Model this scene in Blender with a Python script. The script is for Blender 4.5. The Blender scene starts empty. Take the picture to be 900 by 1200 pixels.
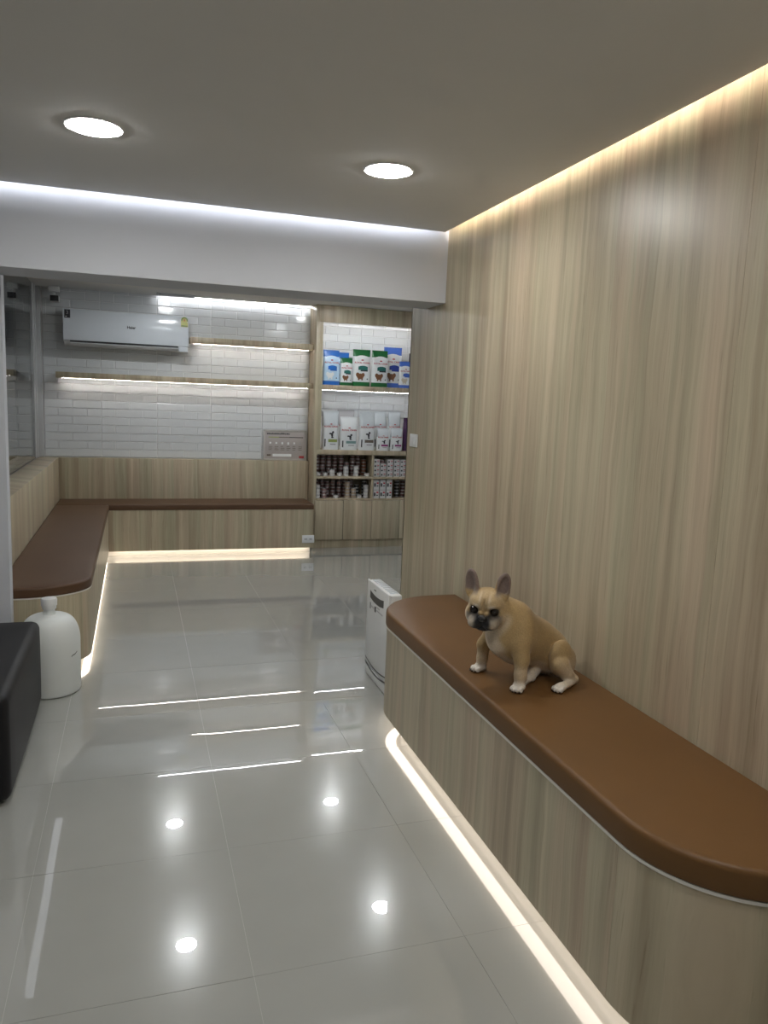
import bpy, bmesh, math, random
import numpy as np
from mathutils import Matrix, Vector

random.seed(7)
S = bpy.context.scene
COL = S.collection

# ------------------------------------------------------------------ camera
def camera():
    yaw, pitch, roll, F = 0.3166, -0.1410, 0.0389, 895.0
    f = Vector((math.sin(yaw) * math.cos(pitch), math.cos(yaw) * math.cos(pitch), math.sin(pitch)))
    rt = Vector((math.cos(yaw), -math.sin(yaw), 0))
    up = rt.cross(f)
    r2 = rt * math.cos(roll) + up * math.sin(roll)
    u2 = up * math.cos(roll) - rt * math.sin(roll)
    cd = bpy.data.cameras.new('camera')
    cd.sensor_fit = 'VERTICAL'
    cd.sensor_height = 36.0
    cd.lens = F / 1200 * 36.0
    cd.clip_start = 0.05
    o = bpy.data.objects.new('camera', cd)
    m = Matrix((r2, u2, -f)).transposed().to_4x4()
    m.translation = (0, 0, 1.5)
    o.matrix_world = m
    COL.objects.link(o)
    S.camera = o
camera()

# ------------------------------------------------------------------ world, exposure
W = bpy.data.worlds.new('night')
S.world = W
W.use_nodes = True
W.node_tree.nodes['Background'].inputs[0].default_value = (0.02, 0.024, 0.03, 1)   # night outside the window
W.node_tree.nodes['Background'].inputs[1].default_value = 0.3
S.view_settings.view_transform = 'Standard'
S.view_settings.look = 'None'
S.view_settings.gamma = 1
S.view_settings.use_curve_mapping = False
S.view_settings.exposure = 0.0
S.cycles.use_denoising = True
S.cycles.max_bounces = 10
S.cycles.diffuse_bounces = 5
S.cycles.glossy_bounces = 5
S.cycles.sample_clamp_indirect = 6.0
S.cycles.caustics_reflective = False
S.cycles.caustics_refractive = False
# light levels (radiance of the luminous surfaces)
L_DOWN = 145.0
L_DOWN_BACK = 172.0
L_COVE_WARM = 90.0
L_COVE_COOL = 62.0
L_PLINTH = 6.5
L_SHELF = 65.0
L_CAB = 40.0

# ------------------------------------------------------------------ material helpers
def nt(name):
    m = bpy.data.materials.new(name)
    m.use_nodes = True
    t = m.node_tree
    return m, t, t.nodes, t.links, t.nodes['Principled BSDF']

def N(nodes, typ, **kw):
    n = nodes.new(typ)
    for k, v in kw.items():
        setattr(n, k, v)
    return n

def plain(name, col, rough=0.5, metal=0.0, spec=0.5, var=0.06, scale=6.0, bump=0.0, bscale=200.0, coat=0.0, sss=0.0):
    m, t, nd, lk, b = nt(name)
    tc = N(nd, 'ShaderNodeTexCoord')
    no = N(nd, 'ShaderNodeTexNoise')
    no.inputs['Scale'].default_value = scale
    no.inputs['Detail'].default_value = 3
    lk.new(tc.outputs['Object'], no.inputs['Vector'])
    rp = N(nd, 'ShaderNodeMix', data_type='RGBA')
    rp.inputs[6].default_value = tuple(c * (1 - var) for c in col) + (1,)
    rp.inputs[7].default_value = tuple(min(1, c * (1 + var)) for c in col) + (1,)
    lk.new(no.outputs['Fac'], rp.inputs[0])
    lk.new(rp.outputs[2], b.inputs['Base Color'])
    b.inputs['Roughness'].default_value = rough
    b.inputs['Metallic'].default_value = metal
    b.inputs['Specular IOR Level'].default_value = spec
    b.inputs['Coat Weight'].default_value = coat
    if sss:
        b.inputs['Subsurface Weight'].default_value = sss
        b.inputs['Subsurface Radius'].default_value = (0.05, 0.05, 0.05)
    if bump:
        n2 = N(nd, 'ShaderNodeTexNoise')
        n2.inputs['Scale'].default_value = bscale
        lk.new(tc.outputs['Object'], n2.inputs['Vector'])
        bp = N(nd, 'ShaderNodeBump')
        bp.inputs['Strength'].default_value = bump
        bp.inputs['Distance'].default_value = 0.002
        lk.new(n2.outputs['Fac'], bp.inputs['Height'])
        lk.new(bp.outputs['Normal'], b.inputs['Normal'])
    return m

def emit(name, col, strength):
    m, t, nd, lk, b = nt(name)
    b.inputs['Base Color'].default_value = (0.8, 0.8, 0.8, 1)
    b.inputs['Emission Color'].default_value = (*col, 1)
    b.inputs['Emission Strength'].default_value = strength
    return m

def wood(name, light=(0.62, 0.565, 0.43), dark=(0.28, 0.235, 0.165), rough=0.36):
    """pale oak laminate printed with narrow upright staves"""
    m, t, nd, lk, b = nt(name)
    geo = N(nd, 'ShaderNodeNewGeometry')
    sep = N(nd, 'ShaderNodeSeparateXYZ')
    lk.new(geo.outputs['Position'], sep.inputs[0])
    def math_(op, a, c=None, d=None):
        n = N(nd, 'ShaderNodeMath', operation=op)
        for i, v in enumerate((a, c, d)):
            if v is None: continue
            if isinstance(v, (int, float)): n.inputs[i].default_value = v
            else: lk.new(v, n.inputs[i])
        return n.outputs[0]
    s = math_('ADD', sep.outputs[0], sep.outputs[1])
    def noise(sx, sz, detail, rough, extra=None, dist=0.0, src=None):
        n = N(nd, 'ShaderNodeTexNoise'); n.inputs['Scale'].default_value = 1.0; n.inputs['Detail'].default_value = detail
        n.inputs['Roughness'].default_value = rough; n.inputs['Distortion'].default_value = dist
        c = N(nd, 'ShaderNodeCombineXYZ')
        lk.new(math_('MULTIPLY', src if src is not None else s, sx), c.inputs[0]); lk.new(math_('MULTIPLY', sep.outputs[2], sz), c.inputs[1])
        if extra is not None: lk.new(extra, c.inputs[2])
        lk.new(c.outputs[0], n.inputs['Vector'])
        return n.outputs['Fac']
    # grain wanders sideways as it climbs
    s2 = math_('ADD', s, math_('MULTIPLY', noise(5.0, 1.6, 2, 0.5), 0.05))
    cell = math_('FLOOR', math_('DIVIDE', s2, 0.11))
    w2 = N(nd, 'ShaderNodeTexWhiteNoise', noise_dimensions='1D'); lk.new(cell, w2.inputs['W'])
    k = math_('MULTIPLY', w2.outputs[0], 9.0)
    band = noise(9.5, 0.40, 2, 0.5, None, 0.3, s2)
    band2 = noise(30.0, 0.7, 3, 0.55, k, 0.2, s2)
    fibre = noise(190.0, 4.0, 3, 0.6, k, 0.0, s2)
    pore = math_('MULTIPLY', math_('SMOOTH_MAX', math_('SUBTRACT', noise(150.0, 5.0, 2, 0.7, k, 0.0, s2), 0.60), 0.0, 0.02), 1.6)
    v = math_('MULTIPLY', w2.outputs[0], 0.10)
    v = math_('ADD', v, math_('MULTIPLY', math_('SUBTRACT', band, 0.5), 1.0))
    v = math_('ADD', v, math_('MULTIPLY', math_('SUBTRACT', band2, 0.5), 0.78))
    v = math_('ADD', v, math_('MULTIPLY', math_('SUBTRACT', fibre, 0.5), 0.28))
    v = math_('SUBTRACT', math_('ADD', v, 0.47), pore)
    rp = N(nd, 'ShaderNodeValToRGB')
    rp.color_ramp.elements[0].position = 0.10; rp.color_ramp.elements[0].color = (*dark, 1)
    rp.color_ramp.elements[1].position = 0.95; rp.color_ramp.elements[1].color = (*light, 1)
    lk.new(v, rp.inputs[0])
    tint = N(nd, 'ShaderNodeMix', data_type='RGBA', blend_type='MULTIPLY')
    hue = N(nd, 'ShaderNodeValToRGB')
    hue.color_ramp.elements[0].position = 0.32; hue.color_ramp.elements[0].color = (1.0, 0.90, 0.86, 1)
    hue.color_ramp.elements[1].position = 0.68; hue.color_ramp.elements[1].color = (0.98, 1.0, 0.93, 1)
    lk.new(noise(7.0, 0.5, 2, 0.5, k, 0.2, s2), hue.inputs[0])
    tint.inputs[0].default_value = 1.0
    lk.new(rp.outputs[0], tint.inputs[6]); lk.new(hue.outputs[0], tint.inputs[7])
    lk.new(tint.outputs[2], b.inputs['Base Color'])
    b.inputs['Roughness'].default_value = rough
    b.inputs['Specular IOR Level'].default_value = 0.4
    bp = N(nd, 'ShaderNodeBump'); bp.inputs['Strength'].default_value = 0.12; bp.inputs['Distance'].default_value = 0.001
    lk.new(fibre, bp.inputs['Height']); lk.new(bp.outputs['Normal'], b.inputs['Normal'])
    return m

def floor_mat():
    m, t, nd, lk, b = nt('polished_porcelain')
    geo = N(nd, 'ShaderNodeNewGeometry')
    no = N(nd, 'ShaderNodeTexNoise'); no.inputs['Scale'].default_value = 5; no.inputs['Detail'].default_value = 8
    lk.new(geo.outputs['Position'], no.inputs['Vector'])
    mx = N(nd, 'ShaderNodeMix', data_type='RGBA')
    mx.inputs[6].default_value = (0.34, 0.345, 0.325, 1); mx.inputs[7].default_value = (0.38, 0.385, 0.365, 1)
    lk.new(no.outputs['Fac'], mx.inputs[0]); lk.new(mx.outputs[2], b.inputs['Base Color'])
    b.inputs['Roughness'].default_value = 0.17
    b.inputs['Specular IOR Level'].default_value = 0.35
    b.inputs['Coat Weight'].default_value = 1.0
    b.inputs['Coat Roughness'].default_value = 0.008
    b.inputs['Coat IOR'].default_value = 1.85
    n2 = N(nd, 'ShaderNodeTexNoise'); n2.inputs['Scale'].default_value = 5; n2.inputs['Detail'].default_value = 1
    lk.new(geo.outputs['Position'], n2.inputs['Vector'])
    bp = N(nd, 'ShaderNodeBump'); bp.inputs['Strength'].default_value = 0.012; bp.inputs['Distance'].default_value = 0.01
    lk.new(n2.outputs['Fac'], bp.inputs['Height']); lk.new(bp.outputs['Normal'], b.inputs['Coat Normal'])
    return m

def leather(name, col, rough=0.42):
    m, t, nd, lk, b = nt(name)
    tc = N(nd, 'ShaderNodeNewGeometry')
    vo = N(nd, 'ShaderNodeTexVoronoi'); vo.inputs['Scale'].default_value = 420
    lk.new(tc.outputs['Position'], vo.inputs['Vector'])
    no = N(nd, 'ShaderNodeTexNoise'); no.inputs['Scale'].default_value = 5; no.inputs['Detail'].default_value = 5
    lk.new(tc.outputs['Position'], no.inputs['Vector'])
    mx = N(nd, 'ShaderNodeMix', data_type='RGBA')
    mx.inputs[6].default_value = tuple(c * 0.9 for c in col) + (1,); mx.inputs[7].default_value = tuple(c * 1.1 for c in col) + (1,)
    lk.new(no.outputs['Fac'], mx.inputs[0]); lk.new(mx.outputs[2], b.inputs['Base Color'])
    b.inputs['Roughness'].default_value = rough
    b.inputs['Specular IOR Level'].default_value = 0.25
    bp = N(nd, 'ShaderNodeBump'); bp.inputs['Strength'].default_value = 0.2; bp.inputs['Distance'].default_value = 0.0006
    lk.new(vo.outputs['Distance'], bp.inputs['Height']); lk.new(bp.outputs['Normal'], b.inputs['Normal'])
    return m

def glass_mat():
    m, t, nd, lk, b = nt('window_glass')
    b.inputs['Base Color'].default_value = (0.75, 0.8, 0.8, 1)
    b.inputs['Transmission Weight'].default_value = 1.0
    b.inputs['Roughness'].default_value = 0.0
    b.inputs['IOR'].default_value = 1.5
    no = N(nd, 'ShaderNodeTexNoise'); no.inputs['Scale'].default_value = 1.5
    bp = N(nd, 'ShaderNodeBump'); bp.inputs['Strength'].default_value = 0.02; bp.inputs['Distance'].default_value = 0.01
    lk.new(no.outputs['Fac'], bp.inputs['Height']); lk.new(bp.outputs['Normal'], b.inputs['Normal'])
    return m

M = {}
M['wood'] = wood('oak_laminate')
M['floor'] = floor_mat()
M['grout'] = plain('floor_grout', (0.40, 0.40, 0.375), 0.35)
M['ceil'] = plain('ceiling_paint', (0.72, 0.715, 0.705), 0.85, spec=0.2, var=0.02)
M['white'] = plain('white_wall_paint', (0.58, 0.60, 0.645), 0.7, spec=0.25, var=0.02)
M['tile'] = plain('white_glazed_tile', (0.66, 0.68, 0.69), 0.12, var=0.05, scale=2.0)
M['tgrout'] = plain('tile_grout', (0.82, 0.82, 0.82), 0.7)
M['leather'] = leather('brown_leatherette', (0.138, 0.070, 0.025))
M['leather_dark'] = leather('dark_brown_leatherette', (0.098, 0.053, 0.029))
M['black'] = leather('black_leatherette', (0.009, 0.0088, 0.0105), 0.5)
M['edge'] = plain('pale_edging', (0.75, 0.72, 0.66), 0.4)
M['plinth'] = plain('pale_plinth', (0.80, 0.77, 0.72), 0.5)
M['glass'] = glass_mat()
M['alu'] = plain('grey_window_frame', (0.48, 0.49, 0.50), 0.4, var=0.03)
M['acwhite'] = plain('ac_white_plastic', (0.66, 0.70, 0.74), 0.14, var=0.02)
M['acgrey'] = plain('ac_grey_plastic', (0.50, 0.51, 0.52), 0.35, var=0.02)
M['dark'] = plain('dark_plastic', (0.02, 0.02, 0.022), 0.3)
M['wplast'] = plain('white_plastic', (0.74, 0.75, 0.75), 0.35, var=0.02)
M['jug'] = plain('milky_polyethylene', (0.74, 0.77, 0.76), 0.4, var=0.03, sss=0.25)
M['steel'] = plain('tinned_steel', (0.55, 0.55, 0.55), 0.35, metal=0.8)
M['red'] = plain('red_print', (0.45, 0.04, 0.05), 0.4)
M['ink'] = plain('black_print', (0.03, 0.03, 0.035), 0.4)
M['whitep'] = plain('white_print', (0.82, 0.83, 0.83), 0.3)
M['led_warm'] = emit('led_warm', (1.0, 0.88, 0.74), L_COVE_WARM)
M['led_cool'] = emit('led_cool', (0.93, 0.95, 1.0), L_COVE_COOL)
M['led_plinth'] = emit('led_plinth', (1.0, 0.87, 0.72), L_PLINTH)
M['led_bench'] = emit('led_bench', (1.0, 0.86, 0.73), 4.0)
M['led_shelf'] = emit('led_shelf', (1.0, 0.93, 0.86), L_SHELF)
M['led_cab'] = emit('led_cabinet', (0.96, 0.97, 1.0), L_CAB)
M['added_glow'] = emit('added_glow', (0.88, 0.92, 1.0), 0.9)  # dim glow of the added strip in the rear ceiling
M['down'] = emit('downlight_lens', (1.0, 0.985, 0.95), L_DOWN)
M['downb'] = emit('downlight_lens_back', (0.95, 0.98, 1.0), L_DOWN_BACK)

# ------------------------------------------------------------------ object helpers
ORG = {}
def org(o):
    while o.parent: o = o.parent
    return Vector(o.location)

def tag(o, label=None, cat=None, group=None, kind=None):
    if label: o['label'] = label
    if cat: o['category'] = cat
    if group: o['group'] = group
    if kind: o['kind'] = kind
    return o

def thing(name, label, cat, loc, group=None):
    o = bpy.data.objects.new(name, None)
    o.empty_display_size = 0.1
    o.location = loc
    COL.objects.link(o)
    return tag(o, label, cat, group)

def link(name, me, parent=None, loc=None):
    o = bpy.data.objects.new(name, me)
    COL.objects.link(o)
    if parent: o.parent = parent
    if loc is not None: o.location = loc
    return o

def mesh(name, verts, faces, mats, parent=None, origin=None, smooth=None, mi=None):
    """verts in world coordinates; smooth = angle in degrees or None"""
    off = org(parent) if parent else Vector(origin or (0, 0, 0))
    me = bpy.data.meshes.new(name)
    me.from_pydata([tuple(Vector(v) - off) for v in verts], [], faces)
    for m in (mats if isinstance(mats, (list, tuple)) else [mats]):
        me.materials.append(M[m] if isinstance(m, str) else m)
    if mi:
        me.polygons.foreach_set('material_index', mi)
    bm = bmesh.new(); bm.from_mesh(me)
    bmesh.ops.recalc_face_normals(bm, faces=bm.faces)
    bm.to_mesh(me); bm.free()
    if smooth is not None:
        me.polygons.foreach_set('use_smooth', [True] * len(me.polygons))
        if smooth < 180: me.set_sharp_from_angle(angle=math.radians(smooth))
    me.update()
    return link(name, me, parent, None if parent else off)

def bm_obj(name, bm, mats, parent=None, origin=None, smooth=None):
    off = org(parent) if parent else Vector(origin or (0, 0, 0))
    bmesh.ops.recalc_face_normals(bm, faces=bm.faces)
    bmesh.ops.translate(bm, vec=-off, verts=bm.verts)
    me = bpy.data.meshes.new(name)
    bm.to_mesh(me); bm.free()
    for m in (mats if isinstance(mats, (list, tuple)) else [mats]):
        me.materials.append(M[m] if isinstance(m, str) else m)
    if smooth is not None:
        me.polygons.foreach_set('use_smooth', [True] * len(me.polygons))
        if smooth < 180: me.set_sharp_from_angle(angle=math.radians(smooth))
    return link(name, me, parent, None if parent else off)

def add_box(bm, x0, x1, y0, y1, z0, z1, bevel=0.0, seg=2):
    vs = [bm.verts.new((x, y, z)) for x in (x0, x1) for y in (y0, y1) for z in (z0, z1)]
    fs = []
    for q in ((0, 1, 3, 2), (4, 6, 7, 5), (0, 4, 5, 1), (2, 3, 7, 6), (0, 2, 6, 4), (1, 5, 7, 3)):
        fs.append(bm.faces.new([vs[i] for i in q]))
    if bevel:
        es = list({e for f in fs for e in f.edges})
        bmesh.ops.bevel(bm, geom=es, offset=bevel, segments=seg, profile=0.5, affect='EDGES')
    return fs

def box(name, x0, x1, y0, y1, z0, z1, mat, parent=None, bevel=0.0, seg=2, origin=None):
    bm = bmesh.new()
    add_box(bm, x0, x1, y0, y1, z0, z1, bevel, seg)
    return bm_obj(name, bm, mat, parent, origin, smooth=40 if bevel else None)

def offset_poly(pts, d):
    """inward offset of a counter-clockwise outline"""
    n = len(pts); out = []
    for i in range(n):
        p0, p1, p2 = Vector(pts[i - 1]), Vector(pts[i]), Vector(pts[(i + 1) % n])
        a = (p1 - p0).normalized(); c = (p2 - p1).normalized()
        na, nc = Vector((-a.y, a.x)), Vector((-c.y, c.x))
        b = (na + nc)
        b = b / max(0.3, b.length_squared) * 2
        out.append(p1 + b * d)
    return [(p.x, p.y) for p in out]

def prism(name, outline, z0, z1, mat, parent, round_top=0.0, round_bot=0.0, seg=5, smooth=35, crown=0.0):
    rings = []
    if round_bot:
        for k in range(seg):
            a = math.pi / 2 * k / seg
            rings.append((round_bot * (1 - math.sin(a)), z0 + round_bot * (1 - math.cos(a))))
        rings.append((0, z0 + round_bot))
    else: rings.append((0, z0))
    if round_top:
        for k in range(seg + 1):
            a = math.pi / 2 * k / seg
            rings.append((round_top * (1 - math.cos(a)), z1 - round_top * (1 - math.sin(a))))
        if crown:
            rings.append((round_top + 0.03, z1 + crown * 0.6)); rings.append((round_top + 0.08, z1 + crown))
    else: rings.append((0, z1))
    verts, faces = [], []
    n = len(outline)
    for d, z in rings:
        for p in (offset_poly(outline, d) if d > 1e-6 else outline): verts.append((p[0], p[1], z))
    for r in range(len(rings) - 1):
        for i in range(n):
            j = (i + 1) % n
            faces.append((r * n + i, r * n + j, (r + 1) * n + j, (r + 1) * n + i))
    faces.append(tuple(range(n - 1, -1, -1)))
    faces.append(tuple(range((len(rings) - 1) * n, len(rings) * n)))
    return mesh(name, verts, faces, mat, parent, smooth=smooth)

def ribbon(name, path, w, z, mat, parent, t=0.003):
    """thin downward-facing strip along an open plan path"""
    verts, faces = [], []
    n = len(path)
    for i, p in enumerate(path):
        a = Vector(path[max(0, i - 1)]); c = Vector(path[min(n - 1, i + 1)])
        d = (c - a).normalized(); nn = Vector((-d.y, d.x)) * w / 2
        for q in (Vector(p) + nn, Vector(p) - nn):
            verts += [(q.x, q.y, z), (q.x, q.y, z + t)]
    for i in range(n - 1):
        b = i * 4; c = b + 4
        faces += [(b, c, c + 2, b + 2), (b + 1, b + 3, c + 3, c + 1), (b, b + 1, c + 1, c), (b + 2, c + 2, c + 3, b + 3)]
    faces += [(0, 2, 3, 1), ((n - 1) * 4, (n - 1) * 4 + 1, (n - 1) * 4 + 3, (n - 1) * 4 + 2)]
    return mesh(name, verts, faces, mat, parent)

def lathe_data(prof, seg=32, c=(0, 0, 0)):
    verts, faces = [], []
    for r, z in prof:
        for k in range(seg):
            a = 2 * math.pi * k / seg
            verts.append((c[0] + r * math.cos(a), c[1] + r * math.sin(a), c[2] + z))
    for i in range(len(prof) - 1):
        for k in range(seg):
            k2 = (k + 1) % seg
            faces.append((i * seg + k, i * seg + k2, (i + 1) * seg + k2, (i + 1) * seg + k))
    faces.append(tuple(range(seg - 1, -1, -1)))
    faces.append(tuple(range((len(prof) - 1) * seg, len(prof) * seg)))
    return verts, faces

def lathe(name, prof, mat, parent=None, c=(0, 0, 0), seg=32, smooth=40, origin=None):
    v, f = lathe_data(prof, seg, c)
    return mesh(name, v, f, mat, parent, origin=origin, smooth=smooth)

def tube(name, pts, r, mat, parent, seg=8, origin=None):
    verts, faces = [], []
    n = len(pts)
    P = [Vector(p) for p in pts]
    for i in range(n):
        d = (P[min(n - 1, i + 1)] - P[max(0, i - 1)]).normalized()
        u = d.orthogonal().normalized() if i == 0 else (u - d * u.dot(d)).normalized()
        w = d.cross(u)
        for k in range(seg):
            a = 2 * math.pi * k / seg
            verts.append(P[i] + (u * math.cos(a) + w * math.sin(a)) * r)
    for i in range(n - 1):
        for k in range(seg):
            k2 = (k + 1) % seg
            faces.append((i * seg + k, i * seg + k2, (i + 1) * seg + k2, (i + 1) * seg + k))
    faces.append(tuple(range(seg - 1, -1, -1))); faces.append(tuple(range((n - 1) * seg, n * seg)))
    return mesh(name, verts, faces, mat, parent, origin=origin, smooth=40)

_txt = {}
def text_geo(body, size, bold=0.0):
    """flat lettering as vertex list (x, z) and faces, centred"""
    key = (body, size, bold)
    if key in _txt: return _txt[key]
    cu = bpy.data.curves.new('lettering', 'FONT')
    cu.body = body; cu.size = size; cu.align_x = 'CENTER'; cu.align_y = 'CENTER'; cu.offset = bold
    cu.resolution_u = 2
    o = bpy.data.objects.new('lettering', cu)
    COL.objects.link(o)
    bpy.context.view_layer.update()
    dg = bpy.context.evaluated_depsgraph_get()
    me = bpy.data.meshes.new_from_object(o.evaluated_get(dg))
    v = [(a.co.x, a.co.y) for a in me.vertices]
    f = [tuple(p.vertices) for p in me.polygons]
    bpy.data.meshes.remove(me)
    bpy.data.objects.remove(o); bpy.data.curves.remove(cu)
    _txt[key] = (v, f)
    return v, f

# ------------------------------------------------------------------ dimensions
XR = 1.533            # oak wall on the right
ZC = 2.372             # dropped ceiling, front room
YB0, YB1, ZBB = 3.79, 4.08, 2.027   # beam
ZC2 = 2.44            # ceiling, back room
YT = 7.85             # tiled back wall
XW = -0.865           # window wall
XF0, XF1, YF0, YF1 = -2.7, 3.1, -1.7, 8.0

# ------------------------------------------------------------------ floor: 60 cm tiles
fl = box('floor', XF0, XF1, YF0, YF1, -0.08, -0.0015, 'grout')
tag(fl, kind='structure')
def floor_tiles():
    p, g = 0.6, 0.0006
    bm = bmesh.new(); add_box(bm, -p / 2 + g, p / 2 - g, -p / 2 + g, p / 2 - g, -0.008, 0.0)
    bmesh.ops.recalc_face_normals(bm, faces=bm.faces)
    me = bpy.data.meshes.new('floor_tile'); bm.to_mesh(me); bm.free(); me.materials.append(M['floor'])
    x0, y0 = -0.315 - 4 * p, 2.411 - 7 * p
    for i in range(10):
        for j in range(17):
            cx, cy = x0 + (i + 0.5) * p, y0 + (j + 0.5) * p
            if cx - p / 2 > XF1 - 0.1 or cy - p / 2 > YF1 - 0.2: continue
            o = link('floor_tile', me, fl, (cx, cy, 0))
            o.rotation_euler = (random.uniform(-1, 1) * 0.0007, random.uniform(-1, 1) * 0.0007, 0)
floor_tiles()

# ------------------------------------------------------------------ right oak wall
wr = box('wall_right', XR + 0.012, XR + 0.13, YF0, 4.288, 0, 2.62, 'wood')
tag(wr, kind='structure')
ys = [YF0, -0.74, 0.48, 1.70, 2.92, 4.30]
for a, b in zip(ys[:-1], ys[1:]):
    box('wall_panel', XR, XR + 0.012, a + 0.0007, b - 0.0007, 0.0, 2.62, 'wood', wr)
box('wall_panel', XR, XR + 0.13, 4.2885, 4.30, 0.0, 2.62, 'wood', wr)

# ------------------------------------------------------------------ ceilings and beam
ce = box('ceiling', XF0, 1.500, YF0, 3.755, ZC, ZC + 0.06, 'ceil')
tag(ce, kind='structure')
ce2 = box('ceiling_upper', XF0, XR + 0.13, YF0, YB0, 2.60, 2.66, 'ceil'); tag(ce2, kind='structure')
ceb = box('ceiling_rear', XW - 0.2, XF1, YB1, YF1, ZC2, ZC2 + 0.06, 'ceil'); tag(ceb, kind='structure')
bmw = box('wall_beam', XF0, XR - 0.0005, YB0, YB1, ZBB, 2.66, 'white'); tag(bmw, kind='structure')
box('cove_upstand', 1.466, 1.478, YF0, 3.72, ZC + 0.0605, ZC + 0.165, 'white', ce)
box('cove_light_strip', 1.4785, 1.483, YF0, 3.70, ZC + 0.115, ZC + 0.150, 'led_warm', ce)
box('cove_upstand', XF0, 1.465, 3.721, 3.733, ZC + 0.0605, ZC + 0.165, 'white', ce)
box('cove_light_strip', XF0, 1.44, 3.7335, 3.738, ZC + 0.115, ZC + 0.150, 'led_cool', ce)

# enclosing walls outside the view
w = box('wall_front', XF0, XR + 0.13, YF0 - 0.1, YF0, 0, 2.66, 'white'); tag(w, kind='structure')
w = box('wall_left', XF0 - 0.1, XF0, YF0, YB1, 0, 2.66, 'white'); tag(w, kind='structure')
w = box('wall_partition', XF0, -0.60, 4.085, 4.17, 0, 2.44, 'white'); tag(w, kind='structure')
w = box('wall_side', XF1, XF1 + 0.1, YB1, YF1, 0, 2.5, 'white'); tag(w, kind='structure')
w = box('wall_closing', XR + 0.13, XF1, YB1 + 0.0, YB1 + 0.1, 0, 2.5, 'white'); tag(w, kind='structure')

# ------------------------------------------------------------------ tiled back wall
wb = box('wall_back', XW - 0.2, XF1, YT + 0.006, YF1, 0, 2.5, 'tgrout'); tag(wb, kind='structure')
def wall_tiles():
    pz, px, g = 0.0768, 0.512, 0.0022
    cache = {}
    def piece(w):
        k = round(w, 4)
        if k not in cache:
            bm = bmesh.new(); add_box(bm, -w / 2, w / 2, -0.0, 0.008, -pz / 2 + g, pz / 2 - g)
            ed = [e for e in bm.edges if all(abs(v.co.y) < 1e-6 for v in e.verts)]
            bmesh.ops.bevel(bm, geom=ed, offset=0.004, segments=1, affect='EDGES')
            for v in bm.verts:
                if v.co.y > 0.0005 and v.co.y < 0.0079: v.co.y = 0.0016
            bmesh.ops.recalc_face_normals(bm, faces=bm.faces)
            me = bpy.data.meshes.new('wall_tile'); bm.to_mesh(me); bm.free(); me.materials.append(M['tile'])
            cache[k] = me
        return cache[k]
    def lay(xa, xb, za, zb, hide=None):
        r0 = int(math.floor((za - 0.883) / pz + 1e-4))
        r = r0
        while 0.883 + r * pz < zb - 0.01:
            zc = 0.883 + (r + 0.5) * pz
            k = int(math.floor((xa - 0.197) / px)) - 1
            xs = []
            while 0.197 + k * px < xb:
                b = 0.197 + k * px
                xs += [(b, b + px / 2), (b + px / 2, b + px)] if r % 2 == 0 else [(b, b + px / 4), (b + px / 4, b + 3 * px / 4), (b + 3 * px / 4, b + px)]
                k += 1
            for a, b in xs:
                gl = 0.0040 if abs(((a - 0.197) / px) % 1) < 0.01 or abs(((a - 0.197) / px) % 1) > 0.99 else 0.0014
                a2, b2 = max(a, xa), min(b, xb)
                if b2 - a2 < 0.02: continue
                if hide and a2 > hide[0] and b2 < hide[1] and zc - pz / 2 > hide[2] and zc + pz / 2 < hide[3]: continue
                o = link('wall_tile', piece(b2 - a2 - 2 * gl), wb, ((a2 + b2) / 2, YT - 0.002, zc))
                o.rotation_euler = (random.uniform(-1, 1) * 0.004, 0, random.uniform(-1, 1) * 0.002)
            r += 1
    lay(-0.82, 1.70, 0.90, 2.44, (-0.62, 0.46, 1.97, 2.25))
    lay(1.735, 2.94, 1.42, 1.62)
    lay(1.735, 2.94, 2.03, 2.28)
wall_tiles()

# ------------------------------------------------------------------ window on the left of the back room
wl = tag(box('window_1', XW - 0.10, XW - 0.05, 4.17, 7.86, 0.88, 0.90, 'alu'), kind='structure')
box('glass_pane', XW - 0.012, XW - 0.004, 4.17, 7.60, 0.885, 2.438, 'glass', wl)
for a, b, d in ((7.58, 7.66, 0.0), (7.66, 7.70, 0.012), (7.70, 7.80, -0.004), (7.80, 7.848, 0.04)):
    box('window_frame', XW - 0.05, XW + d, a, b - 0.003, 0.884, 2.438, 'alu', wl, bevel=0.003)
w = box('wall_window_sill', XW - 0.11, XW - 0.0, 4.17, 7.85, 0, 0.872, 'white'); tag(w, kind='structure')
box('added_glow_strip', -0.73, -0.67, 4.95, 7.2, ZC2 - 0.004, ZC2 + 0.001, 'added_glow', ceb)  # added glow that makes the streak mirrored in the floor; source guessed

# ------------------------------------------------------------------ L-shaped bench at the back
ZP0, ZP1, ZS1 = 0.055, 0.437, 0.492
cb = thing('corner_bench', 'long L-shaped oak laminate bench with dark brown padded seat under the tiled wall', 'bench', (-0.3, 7.5, 0))
def arc(cx, cy, a, b, t0, t1, n=14):
    return [(cx + a * math.cos(math.radians(t0 + (t1 - t0) * k / n)), cy + b * math.sin(math.radians(t0 + (t1 - t0) * k / n))) for k in range(n + 1)]
def left_outline(inset, y1=7.32, xl=-0.69):
    xf = -0.245 - inset; yn = 4.19 + inset
    r = 0.33 - inset
    return [(xl, y1), (xl, yn)] + arc(xf - r, yn + r * 0.75, r, r * 0.75, -90, 0) + [(xf, y1)]
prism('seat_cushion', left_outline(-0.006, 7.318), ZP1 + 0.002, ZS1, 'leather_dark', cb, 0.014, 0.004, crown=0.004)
prism('front_panel', left_outline(0.0, 7.318), ZP0, ZP1 - 0.006, 'wood', cb)
prism('edge_trim', left_outline(-0.004, 7.318), ZP1 - 0.006, ZP1 + 0.001, 'edge', cb)
prism('plinth', left_outline(0.075, 7.36, -0.66), 0.0, ZP0, 'plinth', cb)
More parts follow.
